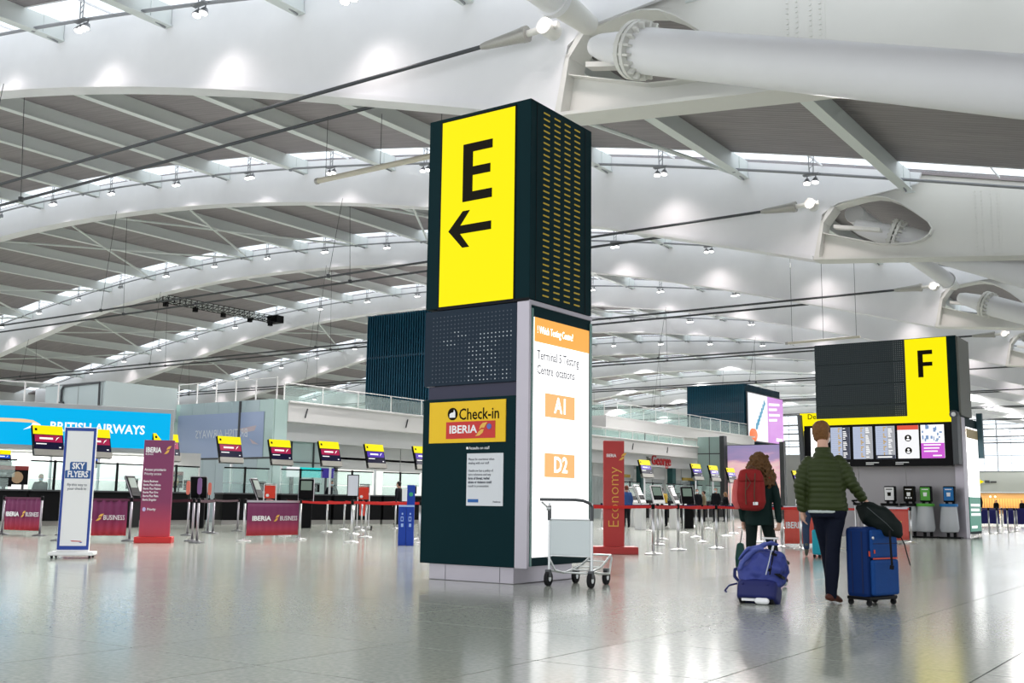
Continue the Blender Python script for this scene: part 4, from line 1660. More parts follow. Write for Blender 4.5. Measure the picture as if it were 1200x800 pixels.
m.build('brake_lever', M_ALU, t, True)
m = MB()
m.box(-.255, -.008, .36, .255, .008, .76)
m.build('panel', mat('pale_grey_panel_plate', (.58, .63, .63), .4, .2), t, bevel=.004)
m = MB()
m.tube([(-.27, 0, .77), (.27, 0, .77)], .012, 8)
m.tube([(-.27, 0, .35), (.27, 0, .35)], .010, 8)
m.build('panel_rail', M_ALU, t, True)
m = MB()
for s in (-1, 1):
    m.tube([(s * .27, 0, .32), (s * .22, .06, .18), (s * .15, .16, .145), (s * .14, .6, .20), (s * .12, .98, .33)], .013, 8)
    m.tube([(s * .27, 0, .18), (s * .26, .35, .14), (s * .24, .62, .13), (s * .14, .95, .30)], .013, 8)
m.tube([(-.12, .98, .33), (.12, .98, .33)], .013, 8)
for y, z in ((.2, .145), (.4, .17), (.6, .20), (.8, .26)):
    m.tube([(-.145, y, z), (.145, y, z)], .009, 6)
m.tube([(-.26, .35, .14), (.26, .35, .14)], .010, 6)
m.build('platform', M_ALU, t, True)
for x, y in ((-.27, -.02), (.27, -.02), (-.2, .62), (.2, .62)):
    m = MB()
    m.tube([(x - .02, y, .085), (x + .02, y, .085)], .085, 20)
    w = m.build('wheel', M_RUBBER, t, True)
    m = MB()
    m.tube([(x - .023, y, .085), (x + .023, y, .085)], .035, 12)
    m.build('hub', M_ALU, w, True)
    m = MB()
    m.box(x - .032, y - .03, .10, x + .032, y + .03, .19)
    m.build('fork', M_DKGREY, t, bevel=.008)

# ------------------------------------------------------------------ light blue airline sign over the check-in desks
t = thing('airline_sign', 'wide glowing light blue airline sign with white lettering over the left desks', 'sign', (-33.27, 25.63, 0), math.atan2(5.43, 2.41))
m = MB()
m.box(-10, 0, 2.56, 0, .35, 4.22)
fr = m.build('frame', mat('pale_grey_frame', (.50, .52, .53), .45, .2), t, bevel=.03)
m = MB()
m.box(-9.9, -.02, 2.72, -.14, 0, 4.05)
pn = m.build('lit_panel', M_CYAN_LIT, t)
text('lettering', 'BRITISH AIRWAYS', .45, (-2.67, -.025, 3.38), M_WTEXT_LIT, pn, sx=.90, bold=.010)
m = MB()
m.prism([(-7.6, 3.62), (-5.2, 3.615), (-4.85, 3.58), (-4.62, 3.46), (-4.9, 3.49), (-5.5, 3.50), (-7.6, 3.44)], -.03, -.02)
m.build('ribbon', mat('lit_peach_ribbon', (.8, .6, .4), .3, emit=(.90, .62, .36), strength=.95), pn)
m = MB()
m.prism([(-4.85, 3.5), (-4.62, 3.46), (-4.5, 3.30), (-4.8, 3.34), (-5.15, 3.24), (-4.9, 3.4)], -.032, -.02)
m.build('ribbon_tail', M_WTEXT_LIT, pn)
# bright lit wall and soffit behind the desks
m = MB()
A_, B_ = Vector((-38.4, 19.3, 0)), Vector((-34.6, 28.0, 0))
m.bar(A_ + Vector((0, 0, 1.35)) - (B_ - A_) * 1.2, B_ + Vector((0, 0, 1.35)), .15, 2.7)
m.bar(Vector((-37.3, 21.2, 2.6)) - (B_ - A_) * 1.2, Vector((-34.9, 26.7, 2.6)), 2.2, .08)
struct(m.build('wall_rear', M_WHITE))
area_lamp('desk_soffit_lamp', (-36.5, 22.4, 2.5), 1.6, 9.0, 300, (1, .99, .97), (0, 0, -math.atan2(2.41, 5.43)))

# ------------------------------------------------------------------ check-in monitors on poles
M_CASE = mat('warm_grey_housing', (.34, .33, .30), .4, .3)


def monitor(n, x, y, style, label, w=1.06, h=1.04, top=3.30, rz=R(86)):
    t = thing('checkin_monitor', label, 'monitor', (x, y, 0), rz, 'overhead monitors of the check-in desks')
    m = MB()
    m.tube([(.28 * w, .16, 0), (.28 * w, .16, top - h * .55)], .05, 10)
    m.build('pole', M_CHROME if style != 'far' else M_DKGREY, t, True)
    T = Matrix.Translation((0, 0, top)) @ Matrix.Rotation(R(-16), 4, 'X')
    m = MB()
    m.box(-w / 2, 0, -h, w / 2, .10, 0, T)
    m.build('housing', M_BLACK, t)
    m = MB()
    m.box(-w / 2, -.03, -h, w / 2, .12, -h * .80, T)
    m.build('bottom_tray', M_CASE, t)
    m = MB()
    m.box(-w / 2 + .01, -.02, -h * .29, w / 2 - .01, 0, 0, T)
    hd = m.build('yellow_header', M_YELLOW_LIT, t)
    m = MB()
    m.box(-w * .44, -.024, -h * .18, -w * .36, -.02, -h * .10, T)
    m.build('desk_icon', M_INK, hd)
    m = MB()
    m.box(-w / 2 + .03, -.012, -h * .79, w / 2 - .03, 0, -h * .30, T)
    sc = m.build('screen', M_NAVYLIT, t)
    m = MB()
    m.box(-w / 2 + .05, -.018, -h * .55, w / 2 - .05, -.012, -h * .32, T)
    m.build('colour_strip', {'red': M_MAGENTA_LIT, 'violet': M_VIOLET_LIT, 'blue': M_BLUE_LIT}[style], sc)
    m = MB()
    m.box(-w * .30, -.022, -h * .46, w * .14, -.018, -h * .40, T)
    m.prism([(.22 * w, -h * .5), (.28 * w, -h * .44), (.36 * w, -h * .36), (.27 * w, -h * .40)], -.022, -.018, T)
    m.box(-w * .42, -.017, -h * .63, -w * .08, -.012, -h * .60, T)
    m.box(w * .33, -.017, -h * .73, w * .4, -.012, -h * .70, T)
    m.build('screen_text', M_WTEXT_LIT, sc)
    return t


for n, (x, y, st, lb) in enumerate((
        (-33.6, 20.75, 'red', 'check-in monitor with a crimson screen in front of the light blue sign ribbon'),
        (-33.55, 22.55, 'red', 'check-in monitor with a crimson screen, half hidden by the white sign'),
        (-33.5, 25.45, 'red', 'check-in monitor showing only its yellow top above the purple sign'),
        (-32.5, 27.6, 'red', 'check-in monitor with a crimson screen in front of the backwards lettering'),
        (-32.3, 30.0, 'red', 'check-in monitor with a crimson screen at the corner of the glass box'),
        (-31.3, 31.75, 'red', 'check-in monitor with a crimson screen in front of the teal shopfront'),
        (-31.0, 34.15, 'violet', 'check-in monitor with a violet screen, between the shopfront and the E sign'),
        (-30.2, 36.35, 'violet', 'check-in monitor with a violet screen touching the left edge of the E sign'))):
    monitor(n, x, y, st, lb)
for x, y, lb in ((-27.2, 51.3, 'check-in monitor with a violet screen just right of the red economy sign'),
                 (-26.95, 57.1, 'check-in monitor with a violet screen, leftmost of the three left of the red backpack'),
                 (-27.15, 59.9, 'check-in monitor with a violet screen, middle of the three left of the red backpack'),
                 (-28.0, 64.4, 'check-in monitor with a violet screen beside the left edge of the sunset picture')):
    monitor(9, x, y, 'violet', lb, h=.95, top=3.25)
monitor(9, -26.5, 72.0, 'violet', 'small check-in monitor between the woman and the man in the green jacket')
for x, y, lb in ((-35.5, 20.3, 'low blue monitor hung behind the leftmost crimson one'), (-34.2, 22.85, 'low blue monitor behind the edge of the white SKY FLYERS sign')):
    t = monitor(9, x, y, 'blue', lb, .62, .52, 2.50)

# ------------------------------------------------------------------ check-in desks
def desk(x, y, rz, label, L=2.25, cap=False):
    t = thing('checkin_desk', label, 'desk', (x, y, 0), rz, 'black check-in desks')
    m = MB()
    m.box(-L / 2, 0, .16, L / 2, .75, 1.12)
    m.build('body', M_BLACK, t, bevel=.01)
    m = MB()
    m.box(-L / 2, .05, 0, L / 2, .7, .16)
    m.build('plinth', mat('bronze_plinth', (.34, .33, .31), .35, .7), t)
    m = MB()
    m.box(-L / 2, -.06, 1.12, L / 2, .8, 1.17)
    m.build('worktop', M_DKGREY, t)
    m = MB()
    m.box(-L / 2 + .1, .28, 1.17, L / 2 - .5, .30, 1.52)
    m.box(-L / 2 + .05, .20, 1.55, L / 2 - .35, .215, 2.1)
    m.build('glass_screen', M_CLEAR, t)
    m = MB()
    m.box(-.22, .19, 1.17, -.15, .25, 2.15)
    m.box(-L / 2 + .1, .19, 2.08, L / 2 - .3, .25, 2.13)
    m.build('screen_frame', M_BLACK, t)
    m = MB()
    m.box(.35, .4, 1.25, .80, .46, 1.62)
    m.box(.54, .42, 1.17, .62, .5, 1.3)
    m.build('computer', M_BLACK, t)
    return t


dl = ['leftmost', 'second', 'third', 'fourth', 'fifth', 'sixth', 'seventh', 'eighth']
dk = [(-32.85, 18.6), (-32.8, 20.95), (-32.75, 23.3), (-32.5, 25.6), (-31.55, 28.0), (-30.95, 30.3), (-30.35, 32.6), (-29.75, 34.9), (-29.15, 37.2)]
for n, (x, y) in enumerate(dk):
    rz = R(88) if n < 4 else R(75)
    desk(x, y, rz, 'black check-in desk with a clear glass screen, %s of the left row' % (ORD[n]))
for n, y in enumerate((52.5, 55.2, 57.9, 60.6, 63.3)):
    desk(-28.4, y, R(86), 'black check-in desk behind the red queue belts, %s of the right row' % ORD[n])

# ------------------------------------------------------------------ belt stanchions
def stanchion_meshes(dark):
    a = MB()
    a.lathe([(.0, 0), (.175, 0), (.175, .012), (.15, .025), (.04, .045), (.03, .06)], n=18)
    b = MB()
    b.tube([(0, 0, .05), (0, 0, .90)], .027, 12)
    c = MB()
    c.lathe([(.034, .86), (.036, .93), (.034, .955), (.02, .962)], n=12)
    return [a.mesh('base_plate', M_DKGREY if dark else M_CHROME, True), b.mesh('post', M_SILVER if dark else M_CHROME, True), c.mesh('belt_head', M_BLACK, True)]


ST = {False: stanchion_meshes(False), True: stanchion_meshes(True)}
M_BELT_RED = mat('red_belt', (.60, .025, .02), .6)
M_BELT_DARK = mat('dark_plum_belt', (.05, .012, .022), .6)
M_BELT_NAVY = mat('navy_belt', (.03, .025, .13), .6)


def stanchion(x, y, label, group, belt=None, to=None, dark=False, arm=None):
    t = thing('belt_stanchion', label, 'stanchion', (x, y, 0), 0, group)
    for me in ST[dark]:
        link(me.name, me, t)
    if belt and to:
        d = Vector((to[0] - x, to[1] - y, 0))
        L = d.length
        u = d.normalized()
        m = MB()
        n = 6
        for i in range(n):
            a, b = u * (.04 + (L - .08) * i / n), u * (.04 + (L - .08) * (i + 1) / n)
            sa, sb = [-.02 * 4 * q * (1 - q) for q in (i / n, (i + 1) / n)]
            m.bar(a + Vector((0, 0, .905 + sa)), b + Vector((0, 0, .905 + sb)), .004, .055)
        m.build('belt', belt, t)
    return t


def queue(pts, label, group, belt, dark=False, close=False):
    for n, p in enumerate(pts):
        to = pts[n + 1] if n + 1 < len(pts) else None
        stanchion(p[0], p[1], label % ORD[n], group, belt, to, dark)


queue([(-26.1, 15.1), (-24.6, 15.2)], 'steel stanchion holding the wavy purple banner before the SKY FLYERS sign, %s of two', 'posts of the left purple banners', None, True)
queue([(-21.78, 13.92), (-20.72, 14.95), (-19.9, 16.0)], 'steel stanchion with a dark belt beside the purple sign, %s of the row', 'posts beside the purple sign', M_BELT_DARK, True)
queue([(-24.9, 16.0), (-23.0, 17.2), (-23.0, 18.33), (-23.9, 19.9), (-25.2, 21.9)], 'dark-belted steel stanchion by the desks behind the purple sign, %s in line', 'posts of the rear left queue', M_BELT_DARK, True)
stanchion(-19.06, 15.45, 'steel stanchion topped by a purple card, just right of the purple sign', 'posts beside the purple sign', M_BELT_DARK, (-19.9, 16.6), True)
stanchion(-24.6, 20.3, 'steel stanchion topped by a coral card, in front of the black desks', 'posts beside the purple sign', None, None, True)
queue([(-19.13, 18.55), (-17.3, 18.4), (-16.0, 19.3), (-14.2, 20.6)], 'red-belted steel stanchion between smooth purple banner and blue gauge, %s of the front row', 'red belt posts left of the E sign', M_BELT_RED)
queue([(-21.6, 20.4), (-19.39, 21.15), (-17.61, 21.2), (-15.9, 22.4)], 'red-belted steel stanchion between smooth purple banner and blue gauge, %s of the second row', 'red belt posts left of the E sign', M_BELT_RED)
queue([(-23.06, 23.45), (-21.27, 22.7), (-19.8, 24.0)], 'red-belted steel stanchion between smooth purple banner and blue gauge, %s of the third row', 'red belt posts left of the E sign', M_BELT_RED)
queue([(-24.6, 25.8), (-23.47, 25.4), (-24.5, 28.2), (-25.4, 29.9)], 'red-belted steel stanchion close to the desks behind the blue gauge, %s of the row', 'red belt posts left of the E sign', M_BELT_RED)
queue([(-11.7, 17.4), (-9.75, 18.75), (-10.28, 20.9), (-10.04, 22.3), (-8.6, 23.6)], 'red-belted steel stanchion, %s of the front row starting at the economy sign', 'red belt posts right of the E sign', M_BELT_RED)
queue([(-13.5, 22.0), (-11.89, 23.1), (-11.89, 25.55), (-10.9, 27.0)], 'red-belted steel stanchion, %s of the second row behind the economy sign', 'red belt posts right of the E sign', M_BELT_RED)
queue([(-15.6, 25.4), (-13.6, 26.68), (-13.82, 29.28), (-13.81, 31.4), (-11.9, 32.4)], 'navy-belted steel stanchion, %s of the third row behind the economy sign', 'navy belt posts right of the E sign', M_BELT_NAVY)
queue([(-20.27, 34.88), (-17.9, 34.2), (-16.32, 33.6), (-14.82, 34.29)], 'navy-belted steel stanchion, %s of the fourth row, near the white kiosks', 'navy belt posts right of the E sign', M_BELT_NAVY)
queue([(-21.15, 44.3), (-19.9, 41.8), (-18.55, 40.44), (-18.2, 43.0), (-16.8, 44.4)], 'navy-belted stanchion in front of the waiting crowd, %s along from the kiosks', 'navy belt posts right of the E sign', M_BELT_NAVY)
queue([(-8.9, 42.05), (-8.5, 42.9), (-8.5, 44.4), (-8.5, 46.4), (-8.6, 48.4), (-8.4, 51.5)], 'steel stanchion in the front row beside the F wall, %s from the wall', 'posts right of the F wall', None)
queue([(-10.75, 52.24), (-10.4, 55.5), (-10.2, 58.0)], 'navy-belted stanchion in the rear row beside the F wall, %s from the wall', 'posts right of the F wall', M_BELT_NAVY)
queue([(-9.34, 24.38), (-8.7, 25.43), (-8.27, 28.97), (-7.96, 30.23)], 'red-belted stanchion at an edge of the coral banners behind the man, %s in line', 'posts of the coral banners', M_BELT_RED)
stanchion(-7.95, 24.1, 'lone steel stanchion seen between the man and the blue suitcase', 'posts of the coral banners')
# navy hoarding behind the far right posts
t = thing('navy_barrier', 'navy fabric barrier panels behind the stanchions at the far right', 'barrier', (-13.2, 62.0, 0))
for i in range(5):
    m = MB()
    m.box(i * 1.65, 0, .12, i * 1.65 + 1.45, .03, .95)
    m.build('panel', mat('navy_fabric', (.03, .03, .18), .7), t)
    m = MB()
    m.tube([(i * 1.65 - .1, .02, 0), (i * 1.65 - .1, .02, 1.0)], .03, 8)
    m.build('post', M_CHROME, t)
# small cards on post tops
for x, y, c, lb in ((-19.06, 15.45, mat('purple_card', (.20, .10, .24), .5), 'small purple card on top of the stanchion right of the purple sign'), (-24.6, 20.3, mat('coral_card', (.62, .16, .12), .5), 'small coral card on top of a stanchion in front of the black desks'),
                    (-22.9, 18.2, c if False else mat('coral_card', (.62, .16, .12), .5), 'small coral card on a stanchion behind the white sign'), (-17.3, 18.4, mat('white_card', (.62, .64, .70), .5), 'white notice frame on top of the red belt stanchion left of the E sign')):
    t = thing('post_card', lb, 'notice', (x, y, .962), R(40))
    m = MB()
    wide = .12 if 'white' in lb[:6] else .05
    h = .46 if 'white' in lb[:6] else .34
    if wide > .1:
        m.box(-wide, -.012, .1, wide, .012, .1 + h)
    else:
        m.prism([(wide * math.cos(q * math.pi / 6), .26 + (.11 if q < 6 and q else -.11 if q > 6 else 0) + .07 * math.sin(q * math.pi / 6)) for q in range(12)], -.012, .012)
    m.build('card', c, t)
    m = MB()
    m.box(-.012, -.008, 0, .012, .008, .12)
    if wide > .1:
        for b in ((-.135, .085, -.115, .575), (.115, .085, .135, .575), (-.135, .56, .135, .58), (-.135, .08, .135, .10)):
            m.box(b[0], -.014, b[1], b[2], .014, b[3])
    m.build('holder', M_BLACK, t)


# fabric banners hung between two posts
def banner(a, b, label, col, wavy, z0=.12, z1=.90, words=('IBERIA', 'BUSINESS'), group=None, ts=.15):
    a, b = Vector((*a, 0)), Vector((*b, 0))
    L = (b - a).length
    t = thing('fabric_banner', label, 'banner', a, math.atan2((b - a).y, (b - a).x), group)
    m = MB()
    n = 48
    rows = [z0 + (z1 - z0) * q / 5 for q in range(6)]
    vs = []
    for q, z in enumerate(rows):
        for i in range(n + 1):
            x = .05 + (L - .1) * i / n
            amp = wavy * (1.0 - .55 * q / 5)
            vs.append((x, amp * (math.sin(i * 1.03) + .5 * math.sin(i * .53 + 1)), z))
    fs = [(q * (n + 1) + i, q * (n + 1) + i + 1, (q + 1) * (n + 1) + i + 1, (q + 1) * (n + 1) + i) for q in range(5) for i in range(n)]
    m.add(vs, fs)
    o = m.build('fabric', col, t, True)
    s = o.modifiers.new('thick', 'SOLIDIFY')
    s.thickness = .006
    m = MB()
    m.box(.03, -.012, z1 - .02, L - .03, .012, z1 + .03)
    m.build('top_bar', M_SILVER if wavy < .01 else mat('plum_bar', (.10, .02, .05), .5), t)
    off = -wavy * 1.55 - .008
    if words:
        zc = (z0 + z1) / 2
        text('airline_name', words[0], ts, (L * .28, off, zc), M_WPRINT, o, bold=.005, sx=L * .78)
        m = MB()
        swoosh(m, L * .50, zc - .07, .15)
        m.build('tail_flash', M_GOLD, o, loc=(0, off, 0))
        if len(words) > 1:
            text('class_name', words[1], ts, (L * .775, off, zc), M_WPRINT, o, bold=0, sx=L * .52)
    return t


ban = gradient_mat('plum_to_red_fabric', [(0, (.50, .03, .035)), (.18, (.36, .025, .06)), (.5, (.17, .018, .085)), (1, (.15, .02, .085))], 'Z', .7, .1, .92)
banner((-26.1, 15.1), (-24.6, 15.25), 'purple and red airline banner at the left edge of the picture', ban, .03)
banner((-21.75, 13.95), (-20.74, 14.93), 'purple and red airline banner between the white sign and the purple sign', ban, .022)
banner((-19.26, 16.95), (-19.13, 18.55), 'purple and red airline banner right of the purple sign, smooth fabric', ban, .004)
stanchion(-19.26, 16.93, 'steel stanchion at the left end of the smooth purple banner', 'posts beside the purple sign')
banner((-9.32, 24.41), (-8.72, 25.4), 'coral red airline banner between the woman and the man', M_CORAL, .003, .08, .92, ('IBERIA',), None, .20)
banner((-8.25, 29.0), (-7.98, 30.2), 'coral red airline banner behind the blue suitcase', M_CORAL, .003, .08, .92, ('IBERIA',), None, .2)
m = MB()

# ------------------------------------------------------------------ self-service kiosks
def kiosk(x, y, rz, label, white=True, s=1.0):
    t = thing('checkin_kiosk', label, 'kiosk', (x, y, 0), rz, 'self-service check-in kiosks')
    body = M_WHITE if white else M_BLACK
    m = MB()
    m.prism([(-.12, 0), (.16, 0), (.16, .9), (-.12, .86)], -.21, .21, Matrix.Rotation(R(90), 4, 'Z'))
    m.build('pedestal', body, t, bevel=.01)
    T = Matrix.Translation((0, -.1, .98)) @ Matrix.Rotation(R(-24), 4, 'X')
    m = MB()
    m.box(-.25, -.03, 0, .25, .05, .72, T)
    m.build('screen_frame', body, t, bevel=.02)
    m = MB()
    m.tube([T @ Vector(q) for q in ((-.25, 0, -.1), (-.25, 0, .70), (-.23, 0, .72), (.23, 0, .72), (.25, 0, .70), (.25, 0, -.1))], .016, 6)
    m.build('rim', M_SILVER, t)
    m = MB()
    m.box(-.215, -.036, .12, .215, -.028, .68, T)
    sc = m.build('screen', M_BLACK, t)
    m = MB()
    m.box(-.18, -.04, .30, .18, -.035, .64, T)
    m.build('display', mat('dim_green_display', (.2, .26, .22), .2, emit=(.16, .22, .18), strength=.8), sc)
    m = MB()
    m.box(-.2, -.42, .88, .2, .1, .96)
    m.build('shelf', body, t, bevel=.02)
    return t


kiosk(-19.08, 35.72, R(95), 'white kiosk seen side-on, leftmost behind the red belts right of the economy sign')
kiosk(-18.98, 36.9, R(58), 'white kiosk with its dark screen showing, beside the person in yellow')
kiosk(-18.86, 38.09, R(95), 'white kiosk just right of the person in yellow')
kiosk(-19.07, 39.65, R(40), 'dark-screened kiosk third behind the red belts, left of the crowd', False)
kiosk(-21.5, 34.5, R(90), 'white kiosk hidden behind the red economy sign')
kiosk(-26.81, 26.22, R(45), 'kiosk with a lit greenish screen right of the smooth purple banner', False)
kiosk(-29.98, 21.69, R(110), 'white edged kiosk seen side-on left of the purple sign', False)
kiosk(-28.37, 22.97, R(225), 'black backed kiosk in front of the desks right of the purple sign', False)
kiosk(-28.27, 25.4, R(110), 'white edged kiosk seen side-on above the smooth purple banner', False)
kiosk(-22.0, 40.5, R(90), 'white kiosk beside the red economy sign, far side', True)
# red bag tag boxes on a trolley and on a desk
for x, y, z, lb in ((-25.79, 23.66, 0, 'red bag-tag box on a thin stand behind the smooth purple banner'), (-24.40, 26.47, 0, 'red bag-tag stand behind the red belts left of the E sign')):
    t = thing('tag_stand', lb, 'stand', (x, y, z), R(40))
    m = MB()
    m.box(-.16, -.04, .98, .16, .04, 1.38)
    bx = m.build('box', mat('signal_red', (.70, .045, .02), .4), t, bevel=.02)
    m = MB()
    m.ell((-.07, -.05, 1.07), (.05, .02, .05))
    m.build('round_label', M_WPRINT, bx)
    m = MB()
    m.box(-.12, -.03, .45, .12, .03, .93)
    m.build('lower_box', MATS['signal_red'], t, bevel=.02)
    m = MB()
    for s in (-.19, .19):
        m.tube([(s, 0, .1), (s, 0, 1.42)], .016, 8)
    m.tube([(-.19, 0, 1.42), (.19, 0, 1.42)], .016, 8)
    m.box(-.24, -.3, .06, .24, .3, .1)
    m.build('frame', M_CHROME, t, True)
    for s in (-.28, .28):
        m = MB()
        m.tube([(s - .02, -.25, .06), (s + .02, -.25, .06)], .06, 12)
        m.tube([(s - .02, .25, .06), (s + .02, .25, .06)], .06, 12)
        m.build('wheel', M_RUBBER, t)
# small cyan advert screen and dark notice boards behind the desks
t = thing('advert_screen', 'small white and turquoise advert screen behind the desks left of the red belts', 'screen', (-33.4, 32.15, 1.88), R(88))
m = MB()
m.box(-.6, 0, 0, .1, .05, .42)
m.build('white_half', MATS['screen_white'], t)
m = MB()
m.box(.1, 0, 0, 1.3, .05, .42)
m.build('turquoise_half', mat('screen_turquoise', (0, .5, .5), .3, emit=(.0, .62, .62), strength=.9), t)
m = MB()
m.box(1.3, 0, 0, 2.1, .05, .42)
m.build('indigo_half', mat('screen_indigo', (.03, .02, .2), .3, emit=(.03, .02, .22), strength=.9), t)
m = MB()
m.box(-.3, .02, -1.88, -.22, .08, 0)
m.box(1.6, .02, -1.88, 1.68, .08, 0)
m.build('leg', M_DKGREY, t)
for x, y, lb in ((-33.3, 19.2, 'dark red and black notice panel with a round emblem behind the far left desks'), (-33.1, 25.2, 'dark red and black notice panel half hidden by the purple sign')):
    t = thing('notice_panel', lb, 'notice', (x, y, 1.17), R(80))
    m = MB()
    m.box(-.75, 0, .15, .75, .05, .75)
    bd = m.build('board', M_BLACK, t)
    m = MB()
    m.box(-.75, -.01, .62, .75, 0, .75)
    m.build('red_head', mat('dull_red', (.28, .04, .04), .5), bd)
    disc((.4, .38), .19).build('emblem', mat('tan_print', (.5, .33, .2), .5), bd)
    m = MB()
    for i in range(5):
        for j in range(3):
            m.box(-.6 + i * .14, -.008, .22 + j * .12, -.5 + i * .14, 0, .29 + j * .12)
    m.build('icon_grid', mat('grey_print', (.3, .3, .32), .5), bd)
    m = MB()
    for s in (-.6, .6):
        m.box(s - .03, 0, 0, s + .03, .05, .15)
    m.build('foot', M_DKGREY, t)
# ------------------------------------------------------------------ people
SKIN = mat('skin', (0.58, 0.34, 0.25), 0.5)
SKIN2 = mat('skin_tan', (0.45, 0.26, 0.18), 0.5)


def blob(name, mb, m, parent, voxel=.012, smooth=3, fn=None):
    """fuse overlapping closed shells into one continuous skin"""
    me = bpy.data.meshes.new(name)
    me.from_pydata(mb.v, [], mb.f)
    bm = bmesh.new()
    bm.from_mesh(me)
    bmesh.ops.recalc_face_normals(bm, faces=bm.faces)
    bm.to_mesh(me)
    bm.free()
    o = bpy.data.objects.new(name, me)
    COL.objects.link(o)
    r = o.modifiers.new('remesh', 'REMESH')
    r.mode, r.voxel_size = 'VOXEL', voxel
    s = o.modifiers.new('smooth', 'SMOOTH')
    s.factor, s.iterations = .5, smooth
    dg = bpy.context.evaluated_depsgraph_get()
    out = bpy.data.meshes.new_from_object(o.evaluated_get(dg))
    bpy.data.objects.remove(o)
    bpy.data.meshes.remove(me)
    if fn:
        vs = [v.co.copy() for v in out.vertices]
        ns = [v.normal.copy() for v in out.vertices]
        for v, c, n in zip(out.vertices, vs, ns):
            v.co = c + n * fn(c, n)
    out.materials.clear()
    out.materials.append(m)
    out.polygons.foreach_set('use_smooth', [True] * len(out.polygons))
    out.name = name
    return link(name, out, parent)


def hand(mb, wrist, direction, palm_n, side, curl=.5, s=1.0):
    """palm, four unequal bent fingers and a thumb from the side of the palm"""
    w, d, n = Vector(wrist), Vector(direction).normalized(), Vector(palm_n).normalized()
    n = (n - d * n.dot(d)).normalized()
    t = d.cross(n) * side                      # towards the thumb
    mb.tube([w - d * .02 * s, w + d * .03 * s, w + d * .085 * s], [.026 * s, .036 * s, .036 * s], 10, True, .55)
    for k, (off, L) in enumerate(((.030, .072), (.011, .080), (-.009, .075), (-.027, .058))):
        p = w + d * .088 * s + t * off * s
        a1, a2, a3 = curl * .7, curl * 1.6, curl * 2.3
        q = [p - d * .02 * s]
        q.append(p)
        for L_, a in ((L * .45, a1), (L * .32, a2), (L * .25, a3)):
            p = p + (d * math.cos(a) + n * math.sin(a)) * L_ * s
            q.append(p)
        mb.tube(q, [.011 * s, .0105 * s, .0095 * s, .0085 * s, .0075 * s], 8, True)
    p = w + d * .025 * s + t * .028 * s
    mb.tube([p, p + (d * .7 + t * .6 + n * .3) * .035 * s, p + (d * .9 + t * .35 + n * .6) * .068 * s], [.014 * s, .012 * s, .009 * s], 8, True)


BASE = dict(head=(0, .01, 1.615), neck=(0, -.01, 1.46), sl=(-.19, 0, 1.42), sr=(.19, 0, 1.42), el=(-.24, -.03, 1.14), er=(.24, -.03, 1.14),
            wl=(-.24, .06, .90), wr=(.24, .06, .90), hl=(-.09, 0, .92), hr=(.09, 0, .92), kl=(-.10, .02, .50), kr=(.10, .02, .50),
            al=(-.10, -.01, .09), ar=(.10, -.01, .09), tl=(-.12, .15, .03), tr=(.12, .15, .03))


